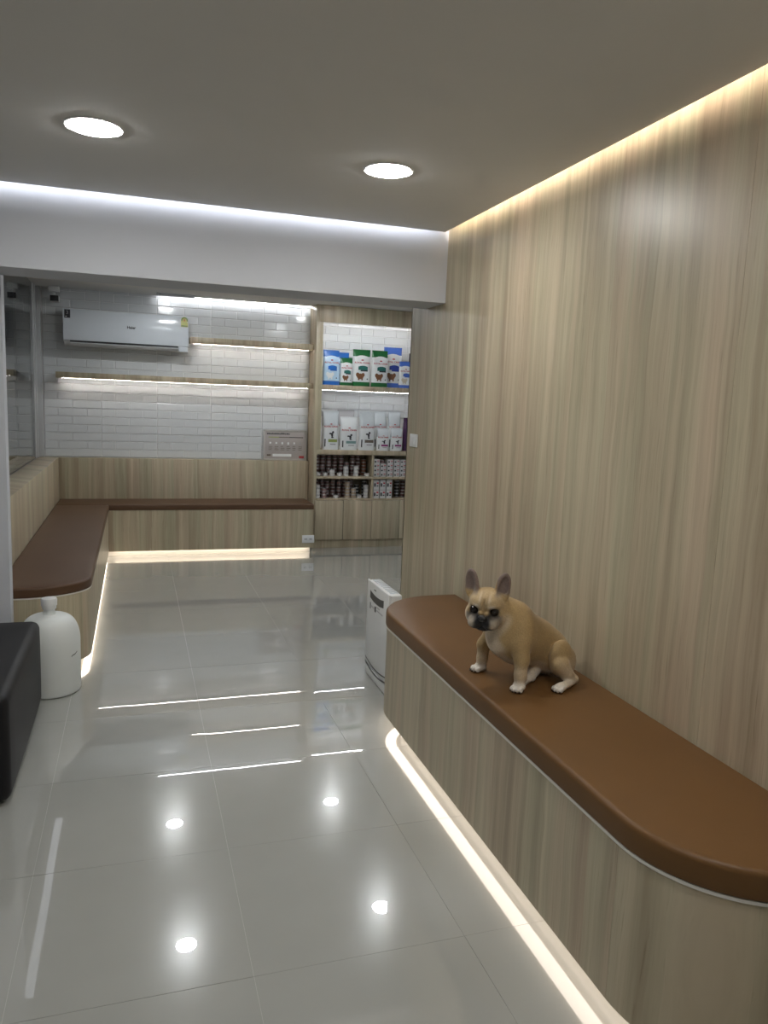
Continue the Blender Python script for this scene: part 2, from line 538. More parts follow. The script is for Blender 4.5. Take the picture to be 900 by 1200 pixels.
lp = left_outline(0.034, 7.35)
ribbon('light_strip', lp[2:], 0.040, ZP0 - 0.0008, 'led_plinth', cb)
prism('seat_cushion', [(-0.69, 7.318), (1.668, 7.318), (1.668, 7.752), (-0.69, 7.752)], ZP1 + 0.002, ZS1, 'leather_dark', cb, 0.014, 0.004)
xs = [-0.245, 0.12, 0.72, 1.20, 1.660]
for a, b in zip(xs[:-1], xs[1:]):
    box('front_panel', a + 0.0006, b - 0.0006, 7.32, 7.338, ZP0, ZP1 - 0.006, 'wood', cb)
box('carcass', -0.69, 1.658, 7.3385, 7.75, ZP0 + 0.02, ZP1 - 0.006, 'wood', cb)
box('seat_board', -0.245, 1.664, 7.322, 7.75, ZP1 - 0.0055, ZP1 + 0.0015, 'wood', cb)
box('plinth', -0.32, 1.652, 7.395, 7.75, 0, ZP0 + 0.019, 'plinth', cb)
ribbon('light_strip', [(-0.20, 7.365), (1.64, 7.365)], 0.040, ZP0 + 0.0192, 'led_plinth', cb)
# backrests with ledge
box('backrest', -0.8645, 1.70, 7.756, 7.846, 0.02, 0.880, 'wood', cb, bevel=0.002)
box('backrest', -0.864, -0.692, 4.19, 7.7555, 0.02, 0.884, 'wood', cb, bevel=0.002)
# outlet on the bench front
ot = thing('power_outlet', 'white double power outlet on the front of the back bench', 'outlet', (1.617, 7.319, 0.105))
box('cover_plate', 1.556, 1.678, 7.311, 7.3195, 0.103, 0.180, 'wplast', ot, bevel=0.003)
for cx in (1.590, 1.642):
    s = box('socket', cx - 0.019, cx + 0.019, 7.309, 7.3115, 0.122, 0.162, 'wplast', ot, bevel=0.001)
    for dx in (-0.008, 0.008):
        box('slot', cx + dx - 0.0025, cx + dx + 0.0025, 7.3083, 7.3095, 0.134, 0.152, 'dark', s)

# ------------------------------------------------------------------ bench on the right
rb = thing('wall_bench', 'oak laminate bench with rounded ends and brown padded seat along the oak wall', 'bench', (1.3, 2.3, 0))
RZ0, RZ1, RZ2 = 0.080, 0.493, 0.565
def right_outline(d, y0=None, y1=None):
    xw = XR - 0.002
    xf = 1.083 + d
    far = arc(1.39, 3.15, 0.307 - d, 0.30 - d, 90, 180, 20)
    near = arc(1.39, 1.42, 0.307 - d, 0.31 - d, 180, 270, 20)
    pts = [(xw, 3.45 - d)] + far + near + [(xw, 1.11 + d)]
    if y0 is not None:
        pts = [p for p in pts if p[1] > y0]
        pts = pts + [(xf, y0), (xw, y0)]
    if y1 is not None:
        pts = [p for p in pts if p[1] < y1]
        # x of the outline at y1
        t = (1.42 - y1) / (0.31 - d)
        pts = [(xw, y1), (1.39 - (0.307 - d) * math.sqrt(1 - t * t), y1)] + pts
    return pts
prism('seat_cushion', right_outline(-0.006), RZ1 + 0.003, RZ2, 'leather', rb, 0.016, 0.005, seg=6, crown=0.004)
prism('front_panel', right_outline(0.0, y0=1.4205), RZ0, RZ1 - 0.006, 'wood', rb)
prism('front_panel', right_outline(0.0, y1=1.4195), RZ0, RZ1 - 0.006, 'wood', rb)
prism('edge_trim', right_outline(-0.004), RZ1 - 0.006, RZ1 + 0.002, 'edge', rb)
prism('plinth', right_outline(0.085), 0.0, RZ0, 'plinth', rb)
ribbon('light_strip', right_outline(0.040)[1:-1], 0.050, RZ0 - 0.0008, 'led_bench', rb)

# ------------------------------------------------------------------ light switch on the oak wall
sw = thing('light_switch', 'white light switch plate on the oak wall by the rear passage', 'switch', (XR, 4.165, 1.255))
box('cover_plate', XR - 0.009, XR - 0.0005, 4.105, 4.225, 1.258, 1.332, 'wplast', sw, bevel=0.003)
box('rocker', XR - 0.013, XR - 0.0088, 4.145, 4.185, 1.275, 1.315, 'wplast', sw, bevel=0.0015)

# ------------------------------------------------------------------ floating shelves
def shelf(label, x0, x1, z0, z1):
    s = thing('wall_shelf', label, 'shelf', ((x0 + x1) / 2, YT - 0.1, z0), 'floating oak shelves')
    box('board', x0, x1, 7.66, YT - 0.003, z0, z1, 'wood', s, bevel=0.001)
    box('light_strip', x0 + 0.04, x1 - 0.03, 7.776, 7.781, z0 - 0.0004, z0 + 0.002, 'led_shelf', s)
shelf('long floating oak shelf with light strip beneath the air conditioner', -0.695, 1.702, 1.621, 1.675)
shelf('short floating oak shelf right of the air conditioner near the ceiling', 0.50, 1.702, 2.002, 2.060)
box('cove_light_strip', 0.20, 1.70, 7.800, 7.806, ZC2 - 0.003, ZC2 + 0.001, 'led_cab', ceb)

# ------------------------------------------------------------------ downlights
def downlight(x, y, z, label, lens, group, r=0.082):
    d = thing('downlight', label, 'light', (x, y, z), group)
    lathe('trim_ring', [(r, -0.0005), (r + 0.012, -0.0005), (r + 0.010, -0.006), (r + 0.001, -0.004)], 'wplast', d, (x, y, z), 40)
    lathe('lens', [(0.001, -0.0125), (r * 0.6, -0.0118), (r * 0.9, -0.0095), (r, -0.006), (r, -0.001), (0.001, -0.001)], lens, d, (x, y, z), 40)
downlight(-0.126, 2.862, ZC, 'round downlight in the grey ceiling, the left one of the two in view', 'down', 'front downlights')
downlight(0.912, 2.891, ZC, 'round downlight in the grey ceiling, nearer the oak wall', 'down', 'front downlights')
downlight(-0.124, 0.90, ZC, 'round downlight in the grey ceiling above the viewer, left', 'down', 'front downlights')
downlight(0.900, 0.90, ZC, 'round downlight in the grey ceiling above the viewer, right', 'down', 'front downlights')
for i, (x, y) in enumerate(((0.32, 5.19), (1.82, 5.22), (0.32, 6.84), (1.82, 6.88))):
    downlight(x, y, ZC2, 'round downlight over the back room seen mirrored in the floor, ' + ('front left', 'front right', 'rear left', 'rear right')[i], 'downb', 'rear downlights', 0.07)
# ceiling vent
vt = thing('ceiling_vent', 'narrow grey vent grille in the rear ceiling above the air conditioner', 'vent', (0.37, 7.70, ZC2))
box('frame', 0.19, 0.55, 7.60, 7.775, ZC2 - 0.008, ZC2 - 0.0005, 'alu', vt, bevel=0.002)
box('opening', 0.215, 0.525, 7.625, 7.75, ZC2 - 0.010, ZC2 - 0.0078, 'dark', vt)
for k in range(3):
    box('slat', 0.215, 0.525, 7.645 + 0.032 * k, 7.655 + 0.032 * k, ZC2 - 0.013, ZC2 - 0.0095, 'alu', vt)
#@@OBJECTS@@

# ------------------------------------------------------------------ shelving cabinet
M['taupe'] = plain('dark_carcass', (0.16, 0.13, 0.10), 0.5)
CY = 7.55
cab = thing('shelving_cabinet', 'tall oak laminate shelving cabinet with lit shelves of pet food', 'cabinet', (2.3, 7.7, 0))
CX0, CX1 = 1.703, 2.945
box('side_panel', CX0, CX0 + 0.034, CY, 7.852, 0.085, ZC2 - 0.002, 'wood', cab, bevel=0.001)
box('side_panel', CX0 + 0.034, 1.770, CY + 0.001, CY + 0.05, 1.013, 2.275, 'wood', cab)
box('side_panel', CX1 - 0.034, CX1, CY, 7.852, 0.085, ZC2 - 0.002, 'wood', cab, bevel=0.001)
box('header_board', CX0 + 0.0345, CX1 - 0.0345, CY, CY + 0.018, 2.276, ZC2 - 0.002, 'wood', cab, bevel=0.001)
for a, b, nm in ((1.614, 1.665, 'shelf'), (0.966, 1.013, 'shelf'), (0.719, 0.741, 'shelf'), (0.499, 0.513, 'shelf')):
    box(nm, CX0 + 0.0345, CX1 - 0.0345, CY, 7.8455, a, b, 'wood', cab, bevel=0.001)
box('divider', 2.325, 2.345, CY + 0.002, 7.845, 0.5135, 0.7185, 'wood', cab, bevel=0.001)
box('divider', 2.325, 2.345, CY + 0.002, 7.845, 0.7415, 0.9655, 'wood', cab, bevel=0.001)
box('back_board', CX0 + 0.035, CX1 - 0.035, 7.8365, 7.8455, 0.514, 0.965, 'wood', cab)
for a, b in ((1.728, 2.026), (2.026, 2.333), (2.333, 2.637), (2.637, CX1)):
    box('door', a + 0.0025, b - 0.0025, CY - 0.018, CY - 0.001, 0.090, 0.497, 'wood', cab, bevel=0.001)
box('kick_board', CX0, CX1, CY + 0.012, CY + 0.03, 0.0, 0.0845, 'wood', cab)
box('carcass', CX0 + 0.035, CX1 - 0.035, CY + 0.001, 7.84, 0.0855, 0.498, 'taupe', cab)
box('light_strip', CX0 + 0.08, CX1 - 0.05, CY + 0.09, CY + 0.10, 2.297, 2.3025, 'led_cab', cab)
box('light_strip', CX0 + 0.08, CX1 - 0.05, CY + 0.15, CY + 0.158, 1.6134, 1.6145, 'led_cab', cab)
box('top_board', CX0 + 0.0345, CX1 - 0.0345, CY + 0.0185, 7.845, 2.303, 2.32, 'wood', cab)

# ------------------------------------------------------------------ bags of pet food
def col(name, c, r=0.3, var=0.05):
    if name not in M: M[name] = plain(name, c, r, var=var, scale=9.0, bump=0.6 if name.startswith('bag') else 0.0, bscale=22.0)
    return name
col('bag_blue', (0.02, 0.14, 0.50)); col('bag_paleblue', (0.52, 0.70, 0.86)); col('bag_green', (0.012, 0.13, 0.035))
col('bag_royal', (0.07, 0.16, 0.55)); col('bag_white', (0.78, 0.80, 0.80)); col('bag_foil', (0.60, 0.64, 0.66), 0.22)
col('bag_grey', (0.42, 0.41, 0.42)); col('bag_purple', (0.06, 0.02, 0.07)); col('fur_brown', (0.20, 0.09, 0.04)); col('fur_cream', (0.62, 0.55, 0.42))
col('teal_dark', (0.02, 0.14, 0.12)); col('olive', (0.30, 0.36, 0.10));  col('magenta', (0.28, 0.02, 0.16)); col('teal_grey', (0.20, 0.33, 0.31))
col('navy', (0.03, 0.06, 0.32)); col('bag_dark', (0.03, 0.03, 0.05))

class Bag:
    def __init__(s, label, x0, x1, z0, z1, y, d, bands, arch=None, tilt=0.0, rz=0.0, group=None, pinch=0.85):
        """bands: list of (fraction from the bottom, material), from bottom up"""
        s.w, s.h, s.d, s.pinch = x1 - x0, z1 - z0, d, pinch
        s.root = thing('pet_food_bag', label, 'bag', ((x0 + x1) / 2, y + d / 2, z0), group)
        nu, nv = 20, 26
        verts, faces, mi = [], [], []
        mats = []
        for j in range(nv + 1):
            t = j / nv
            for i in range(nu):
                a = 2 * math.pi * i / nu
                X, Y = s.section(a, t)
                verts.append((X, Y, t * s.h))
        for j in range(nv):
            t = (j + 0.5) / nv
            m = next(b for f, b in bands if t <= f)
            if m not in mats: mats.append(m)
            for i in range(nu):
                k = (i + 1) % nu
                faces.append((j * nu + i, j * nu + k, (j + 1) * nu + k, (j + 1) * nu + i)); mi.append(mats.index(m))
        faces.append(tuple(range(nu - 1, -1, -1))); mi.append(0)
        faces.append(tuple(range(nv * nu, (nv + 1) * nu))); mi.append(len(mats) - 1)
        O = Vector(s.root.location)
        mesh('bag_body', [Vector(v) + O for v in verts], faces, mats, s.root, smooth=55, mi=mi)
        s.root.rotation_euler = (0, tilt, rz)
        s.O = O
    def prof(s, t):
        # half depth along the height: flat base, full belly, pinched seal
        a = 0.80 + 0.20 * math.sin(min(1, t / 0.45) * math.pi / 2)
        if t > 0.55: a *= max(0.06, 1 - ((t - 0.55) / (s.pinch + 0.13 - 0.55)) ** 1.8) if t < s.pinch + 0.12 else 0.06
        return a * s.d / 2
    def section(s, a, t):
        e = 0.42
        c, n = math.cos(a), math.sin(a)
        w = s.w / 2 * (1 - 0.03 * math.sin(math.pi * t))
        return (w * math.copysign(abs(c) ** e, c), s.prof(t) * math.copysign(abs(n) ** 0.75, n))
    def front(s, x, z):
        t = min(1, max(0, z / s.h)); u = min(0.98, abs(x) / (s.w / 2))
        c = u ** (1 / 0.42)
        return -s.prof(t) * max(0.0, (1 - c * c)) ** 0.375
    def decal(s, name, vf, mat, eps=0.0018, parent=None):
        v, f = vf
        return mesh(name, [s.O + Vector((x, s.front(x, z) - eps, z)) for x, z in v], f, mat, s.root)
    def quad(s, name, u0, u1, v0, v1, mat, n=6, top=None, eps=0.0018):
        """rectangle in bag fractions (u from -1..1, v 0..1); top = rise of an arched top edge"""
        V, Fc = [], []
        for j in range(n + 1):
            for i in range(n + 1):
                u = u0 + (u1 - u0) * i / n
                vt = v1 + (top or 0) * (1 - ((u - (u0 + u1) / 2) / ((u1 - u0) / 2)) ** 2)
                V.append((u * s.w / 2, (v0 + (vt - v0) * j / n) * s.h))
        for j in range(n):
            for i in range(n):
                a = j * (n + 1) + i; Fc.append((a, a + 1, a + n + 2, a + n + 1))
        s.decal(name, (V, Fc), mat, eps)
    def blob(s, name, cu, cv, ru, rv, mat, n=14, eps=0.0028):
        V = [(cu * s.w / 2, cv * s.h)] + [((cu + ru * math.cos(2 * math.pi * k / n)) * s.w / 2, (cv + rv * math.sin(2 * math.pi * k / n)) * s.h) for k in range(n)]
        s.decal(name, (V, [(0, k + 1, (k + 1) % n + 1) for k in range(n)]), mat, eps)
    def text(s, body, cu, cv, size, mat, bold=0.0):
        v, f = text_geo(body, size, bold)
        s.decal('lettering', ([(x + cu * s.w / 2, z + cv * s.h) for x, z in v], f), mat, 0.0030)

def dog_bag(label, x0, x1, z0, z1, y, d, tone, banner, fur, group, body='bag_white', tilt=0, rz=0):
    b = Bag(label, x0, x1, z0, z1, y, d, [(0.13, tone), (0.80, body), (1.01, tone)], tilt=tilt, rz=rz, group=group)
    b.quad('arched_print', -0.80, 0.80, 0.72, 0.79, body, top=0.05)
    sc = (x1 - x0) / 0.18
    b.text('ROYAL CANIN', 0.0, 0.635, 0.0235 * sc, 'red', 0.0006)
    b.blob('crown_mark', 0.0, 0.71, 0.16, 0.018, 'red')
    b.quad('banner_print', -0.46, 0.62, 0.44, 0.53, banner, top=0.03)
    b.quad('banner_print', -0.2, 0.62, 0.405, 0.44, 'ink' if banner == 'teal_dark' else banner)
    # sitting dog picture: body, head, legs
    b.blob('dog_print', -0.22, 0.27, 0.40, 0.075, fur)
    b.blob('dog_print', -0.52, 0.31, 0.20, 0.06, fur)
    b.blob('dog_print', 0.10, 0.31, 0.18, 0.055, fur)
    b.quad('dog_print', -0.46, -0.30, 0.16, 0.26, fur, n=2, eps=0.0026)
    b.quad('dog_print', -0.08, 0.08, 0.16, 0.26, fur, n=2, eps=0.0026)
    b.blob('seal_print', 0.60, 0.20, 0.08, 0.016, 'ink')
    return b
G1 = 'dry dog food bags on the top shelf'
Z1 = 1.6655
dog_bag('pale blue and blue puppy food bag at the left end of the top shelf', 1.790, 1.955, Z1, 2.010, 7.57, 0.075, 'bag_blue', 'bag_blue', 'whitep', G1, 'bag_paleblue')
dog_bag('blue food bag half hidden behind the small green bag', 1.962, 2.085, Z1, 2.0, 7.68, 0.06, 'bag_blue', 'bag_blue', 'fur_cream', G1, 'bag_paleblue')
dog_bag('smallest green and white dog food bag, beside the pale blue bag', 1.966, 2.093, Z1, 1.940, 7.57, 0.06, 'bag_green', 'teal_dark', 'fur_brown', G1)
dog_bag('tall green and white dog food bag beside the small green bag', 2.098, 2.282, Z1, 2.033, 7.57, 0.08, 'bag_green', 'teal_dark', 'fur_brown', G1)
dog_bag('tall green and white dog food bag standing next to the royal blue bags', 2.296, 2.472, Z1, 2.033, 7.57, 0.08, 'bag_green', 'teal_dark', 'fur_brown', G1, rz=0.10)
dog_bag('tall royal blue food bag behind the small royal blue bag', 2.458, 2.655, Z1, 2.080, 7.67, 0.08, 'bag_royal', 'navy', 'fur_brown', G1)
dog_bag('small royal blue and white food bag at the right end of the top shelf', 2.593, 2.725, Z1, 1.936, 7.565, 0.06, 'bag_royal', 'bag_royal', 'fur_cream', G1)
Bag('dark food bag at the far right of the top shelf behind the small blue bag', 2.735, 2.86, Z1, 2.03, 7.67, 0.07, [(1.01, 'bag_dark')], group=G1)

def cat_bag(label, x0, x1, z0, z1, y, d, tag_col, group, top='bag_foil', text='ROYAL CANIN', rz=0.0):
    b = Bag(label, x0, x1, z0, z1, y, d, [(0.60, 'bag_white'), (1.01, top)], group=group, rz=rz)
    sc = (x1 - x0) / 0.18
    b.text(text, 0.0, 0.60, 0.0235 * sc, 'red', 0.0006)
    b.blob('crown_mark', 0.0, 0.665, 0.14, 0.014, 'red')
    # stretching cat silhouette
    b.blob('cat_print', 0.12, 0.385, 0.13, 0.055, 'ink')
    b.blob('cat_print', 0.22, 0.455, 0.13, 0.032, 'ink')
    b.blob('cat_print', -0.08, 0.42, 0.18, 0.022, 'ink')
    b.blob('cat_print', 0.16, 0.32, 0.16, 0.016, 'ink')
    b.quad('banner_print', -0.35, 0.80, 0.20, 0.275, tag_col, n=8)
    b.quad('edge_print', -0.80, -0.66, 0.08, 0.28, 'ink', n=3)
    b.quad('panel_print', -0.1, 0.6, 0.13, 0.16, 'bag_grey', n=5)
    return b
G2 = 'white cat food bags on the middle shelf'
Z2 = 1.0135
cat_bag('white cat food bag with a green label at the left end of the middle shelf', 1.800, 1.966, Z2, 1.405, 7.565, 0.085, 'olive', G2)
cat_bag('grey-topped food bag behind the teal-labelled bag', 1.985, 2.165, Z2, 1.42, 7.69, 0.08, 'teal_grey', G2, 'bag_grey')
cat_bag('white cat food bag with a teal label on the middle shelf', 1.984, 2.165, Z2, 1.352, 7.565, 0.085, 'teal_grey', G2, 'bag_white')
cat_bag('white cat food bag with a brownish grey label in the middle of the shelf', 2.188, 2.352, Z2, 1.410, 7.565, 0.085, 'taupe', G2)
cat_bag('tall white food bag behind the left of the two small magenta-labelled bags', 2.372, 2.515, Z2, 1.415, 7.69, 0.07, 'magenta', G2)
cat_bag('small white cat food bag with a magenta label, the left of two', 2.378, 2.508, Z2, 1.245, 7.565, 0.07, 'magenta', G2)
cat_bag('tall white food bag behind the right of the two small magenta-labelled bags', 2.535, 2.675, Z2, 1.42, 7.69, 0.07, 'magenta', G2)
cat_bag('small white cat food bag with a magenta label, the right of two', 2.530, 2.655, Z2, 1.250, 7.565, 0.07, 'magenta', G2)
Bag('dark purple food bag at the right end of the middle shelf', 2.680, 2.80, Z2, 1.36, 7.60, 0.08, [(1.01, 'bag_purple')], group=G2)

# ------------------------------------------------------------------ cans and boxes
ORD = ['first', 'second', 'third', 'fourth', 'fifth', 'sixth', 'seventh', 'eighth', 'ninth', 'tenth', 'eleventh', 'twelfth']
LEV = ['bottom', 'second-lowest', 'third-lowest', 'fourth-lowest', 'fifth-lowest', 'sixth-lowest', 'seventh-lowest']
col('can_maroon', (0.085, 0.035, 0.032), 0.4); col('can_mauve', (0.22, 0.14, 0.135), 0.4); col('can_white', (0.60, 0.59, 0.57), 0.4); col('can_beige', (0.40, 0.32, 0.23), 0.4)
col('can_black', (0.02, 0.02, 0.02), 0.4); col('can_rust', (0.19, 0.075, 0.035), 0.4)
def can_mesh(r, h, label, stripe):
    prof = [(r * 0.86, 0.0), (r * 0.97, 0.0012), (r, 0.003), (r * 0.97, 0.0045), (r * 0.97, h * 0.42), (r * 0.97, h * 0.75), (r * 0.97, h - 0.0045), (r, h - 0.003), (r * 0.97, h - 0.0008), (r * 0.9, h - 0.0025), (r * 0.3, h - 0.003)]
    v, f = lathe_data(prof, 18)
    mats = ['steel', label, stripe]
    mi = []
    for i in range(len(prof) - 1):
        m = {4: 1, 5: 2 if True else 1, 3: 1}.get(i, 1 if i in (3, 4, 6 - 0) and i < 6 else 0)
        mi += [m] * 18
    mi += [0, 0]
    me = bpy.data.meshes.new('pet_food_can')
    me.from_pydata(v, [], f)
    for m in mats: me.materials.append(M[m])
    me.polygons.foreach_set('material_index', mi)
    me.polygons.foreach_set('use_smooth', [True] * len(f)); me.set_sharp_from_angle(angle=math.radians(40))
    return me
CANS = {}
def can(x, y, z, r, h, kind):
    key = (r, h, kind)
    if key not in CANS:
        lab, st = {'maroon': ('can_maroon', 'can_mauve'), 'mauve': ('can_mauve', 'can_maroon'), 'white': ('can_white', 'bag_grey'), 'beige': ('can_beige', 'can_mauve'),
                   'black': ('can_black', 'can_white'), 'rust': ('can_rust', 'can_maroon')}[kind]
        CANS[key] = can_mesh(r, h, lab, st)
    o = link('pet_food_can', CANS[key], None, (x, y, z))
    o.rotation_euler = (0, 0, random.uniform(0, 6.28))
    return o
WORD = {'maroon': 'dark maroon', 'mauve': 'greyish mauve', 'white': 'white', 'beige': 'beige', 'black': 'black and white', 'rust': 'rust brown'}
def stack(x, y, z, n, kinds, where, group, r=0.0275, h=0.0345):
    for k in range(n):
        kd = kinds[k % len(kinds)]
        o = can(x + random.uniform(-1, 1) * 0.0015, y, z + k * (h + 0.0003) + 0.0004, r, h, kd)
        lv = 'top' if k == n - 1 and n > 1 else LEV[k]
        tag(o, '%s %s can, %s' % (lv, WORD[kd], where) if n > 1 else 'single %s can, %s' % (WORD[kd], where), 'can', group)
ZU, ZL = 0.7415, 0.5135
GU, GL = 'small cans on the upper can shelf', 'small cans on the lower can shelf'
ux = [1.775, 1.833, 1.898, 1.962, 2.030, 2.090, 2.152, 2.210, 2.276]
un = [6, 6, 6, 6, 6, 4, 6, 6, 5]
uk = [['mauve', 'maroon'], ['mauve', 'maroon'], ['mauve', 'mauve', 'maroon'], ['maroon'], ['mauve', 'maroon'], ['maroon', 'mauve'], ['mauve', 'maroon'], ['maroon'], ['rust']]
for i, x in enumerate(ux):
    stack(x, 7.70, ZU, un[i], uk[i], '%s rear stack from left, upper can shelf' % ORD[i], GU)
fu = {1.766: 1, 1.842: 1, 1.918: 2, 1.994: 1, 2.062: 3, 2.170: 3, 2.288: 1}
for i, (x, n) in enumerate(fu.items()):
    stack(x, 7.615, ZU, n, ['white'], '%s front pile from left, upper can shelf' % ORD[i], GU)
lx = [1.772, 1.828, 1.885, 1.950, 2.015, 2.078, 2.138, 2.205, 2.288]
ln = [6, 6, 5, 6, 6, 6, 6, 4, 5]
lk_ = [['maroon'], ['mauve', 'maroon'], ['maroon', 'mauve'], ['maroon', 'mauve', 'maroon'], ['mauve', 'maroon'], ['maroon'], ['mauve', 'maroon'], ['black'], ['black']]
for i, x in enumerate(lx):
    stack(x, 7.70, ZL, ln[i], lk_[i], '%s rear stack from left, lower can shelf' % ORD[i], GL, h=0.0333)
fl_ = [(1.768, 4, 'white'), (1.836, 3, 'mauve'), (1.962, 1, 'white'), (2.084, 5, 'beige'), (2.150, 3, 'beige'), (2.212, 1, 'white'), (2.284, 4, 'white')]
for i, (x, n, kd) in enumerate(fl_):
    stack(x, 7.615, ZL, n, [kd], '%s front pile from left, lower can shelf' % ORD[i], GL)

def carton_mesh(w, d, h):
    bm = bmesh.new(); add_box(bm, -w / 2, w / 2, 0, d, 0, h, 0.0012, 1)
    n0 = len(bm.faces)
    def pr(x0, x1, z0, z1, mi):
        vs = [bm.verts.new((x, -0.0006, z)) for x, z in ((x0, z0), (x1, z0), (x1, z1), (x0, z1))]
        bm.faces.new(vs).material_index = mi
    pr(-w * 0.40, -w * 0.10, h * 0.25, h * 0.62, 1)
    pr(0.05 * w, 0.40 * w, h * 0.55, h * 0.72, 2)
    pr(0.05 * w, 0.36 * w, h * 0.28, h * 0.40, 1)
    pr(-w * 0.5, w * 0.5, h * 0.86, h * 0.95, 3)
    me = bpy.data.meshes.new('pet_food_box'); bm.to_mesh(me); bm.free()
    for m in ('can_white', 'ink', 'red', 'bag_grey'): me.materials.append(M[m])
    return me
c1 = carton_mesh(0.062, 0.16, 0.045)
GB = 'white cartons on the upper shelf'
for i, (x, n) in enumerate(((2.382, 4), (2.455, 3), (2.530, 4), (2.602, 4), (2.673, 4), (2.745, 4))):
    for k in range(n):
        o = link('pet_food_box', c1, None, (x, 7.57, ZU + 0.0004 + k * 0.0455))
        tag(o, '%s small white carton, %s column from the divider, upper can shelf' % ('top' if k == n - 1 else LEV[k], ORD[i]), 'box', GB)
stack(2.455, 7.62, ZU + 0.0004 + 3 * 0.0455, 1, ['mauve'], 'resting on the second carton column of the upper shelf', GU)
c2 = carton_mesh(0.060, 0.12, 0.098)
for i, x in enumerate((2.385, 2.456, 2.528)):
    for k in range(2):
        o = link('pet_food_box', c2, None, (x, 7.57, ZL + 0.0004 + k * 0.0985))
        tag(o, '%s large white carton, %s column from the divider, lower can shelf' % (('bottom', 'top')[k], ORD[i]), 'box', 'white cartons on the lower shelf')
stack(2.668, 7.74, ZL, 5, ['black'], 'left stack at the dark right end of the lower shelf', GL)
stack(2.735, 7.74, ZL, 5, ['maroon'], 'right stack at the dark right end of the lower shelf', GL)

# ------------------------------------------------------------------ notice board on the ledge
sg = thing('notice_board', 'framed pale notice board with small print standing on the backrest ledge', 'sign', (1.46, 7.83, 0.881))
SY = 7.826
col('board_face', (0.46, 0.42, 0.40), 0.25); col('board_frame', (0.52, 0.50, 0.47), 0.3)
box('backing', 1.243, 1.684, SY, SY + 0.014, 0.8815, 1.188, 'board_face', sg, bevel=0.001)
for a in ((1.240, 1.687, 1.176, 1.189), (1.240, 1.687, 0.8812, 0.894)):
    box('frame_bar', a[0], a[1], SY - 0.006, SY + 0.012, a[2], a[3], 'board_frame', sg, bevel=0.001)
for a, b in ((1.240, 1.253), (1.674, 1.687)):
    box('frame_bar', a, b, SY - 0.0055, SY + 0.011, 0.8942, 1.1758, 'board_frame', sg, bevel=0.001)
def print_on(name, x0, x1, z0, z1, m): box(name, x0, x1, SY - 0.0012, SY - 0.0002, z0, z1, m, sg)
x = 1.275
rnd = random.Random(3)
while x < 1.50:                                   # heading, too small to read
    wd = rnd.uniform(0.010, 0.020); print_on('heading_print', x, x + wd, 1.144, 1.144 + rnd.uniform(0.010, 0.017), 'ink'); x += wd + 0.003
for k in range(10): print_on('rule_print', 1.29 + k * 0.036, 1.29 + (k + 1) * 0.036, 1.112, 1.120, ('olive', 'olive', 'olive', 'taupe', 'taupe', 'taupe', 'ink', 'ink', 'ink', 'ink')[k])
for k in range(6):
    print_on('picture_print', 1.300 + k * 0.062, 1.318 + k * 0.062, 1.045 + rnd.uniform(-0.006, 0.006), 1.066, 'whitep' if k < 5 else 'bag_grey')
    for q in range(3): print_on('line_print', 1.292 + k * 0.062, 1.292 + k * 0.062 + rnd.uniform(0.024, 0.042), 0.985 + q * 0.016, 0.990 + q * 0.016, 'taupe')
print_on('panel_print', 1.335, 1.53, 0.918, 0.945, 'whitep')
print_on('panel_print', 1.275, 1.315, 0.922, 0.940, 'taupe')
print_on('panel_print', 1.61, 1.662, 0.904, 0.926, 'red')

# ------------------------------------------------------------------ air conditioner
ac = thing('air_conditioner', 'white split air conditioner on the tiled wall above the long shelf', 'air conditioner', (-0.07, 7.74, 1.91))
def extrude_x(name, prof, x0, x1, mat, parent, smooth=35):
    n = len(prof)
    v = [(x0, y, z) for y, z in prof] + [(x1, y, z) for y, z in prof]
    f = [(i, (i + 1) % n, n + (i + 1) % n, n + i) for i in range(n)] + [tuple(range(n - 1, -1, -1)), tuple(range(n, 2 * n))]
    return mesh(name, v, f, mat, parent, smooth=smooth)
AX0, AX1 = -0.622, 0.482
body = [(7.845, 1.93), (7.845, 2.235), (7.835, 2.243), (7.668, 2.243), (7.660, 2.238), (7.660, 1.965), (7.672, 1.935), (7.70, 1.915), (7.78, 1.912)]
extrude_x('body', body, AX0 + 0.004, AX1 - 0.004, 'acgrey', ac)
fp = [(7.659, 2.240)] + [(7.650 - 0.014 * math.sin(math.pi * k / 10) ** 0.7 if k else 7.650, 2.240 - 0.276 * k / 10) for k in range(11)] + [(7.659, 1.962)]
extrude_x('front_panel', fp, AX0, AX1, 'acwhite', ac)
lou = [(7.664, 1.958), (7.655, 1.950), (7.668, 1.928), (7.690, 1.916), (7.694, 1.921), (7.675, 1.936)]
extrude_x('air_outlet', [(7.668, 1.963), (7.6575, 1.963), (7.6575, 1.946), (7.668, 1.946)], AX0 + 0.055, AX1 - 0.095, 'dark', ac)
lo = extrude_x('louver', [(7.6575, 1.947), (7.654, 1.942), (7.662, 1.930), (7.680, 1.9165), (7.684, 1.920), (7.667, 1.936)], AX0 + 0.055, AX1 - 0.095, 'acgrey', ac)
box('end_cap', AX1 - 0.090, AX1 - 0.006, 7.655, 7.70, 1.914, 1.960, 'acwhite', ac, bevel=0.004)
def ac_front(z): 
    k = (2.240 - z) / 0.276
    return 7.650 - 0.014 * math.sin(math.pi * min(max(k, 0.001), 0.999)) ** 0.7
def on_ac(name, pts, mat, e=0.0012, par=None):
    n = len(pts)
    v = [(x, ac_front(z) - e, z) for x, z in pts] + [(x, ac_front(z) - e + 0.0008, z) for x, z in pts]
    f = [tuple(range(n)), tuple(range(2 * n - 1, n - 1, -1))] + [(i, n + i, n + (i + 1) % n, (i + 1) % n) for i in range(n)]
    return mesh(name, v, f, mat, ac)
v, f = text_geo('Haier', 0.034, 0.0012)
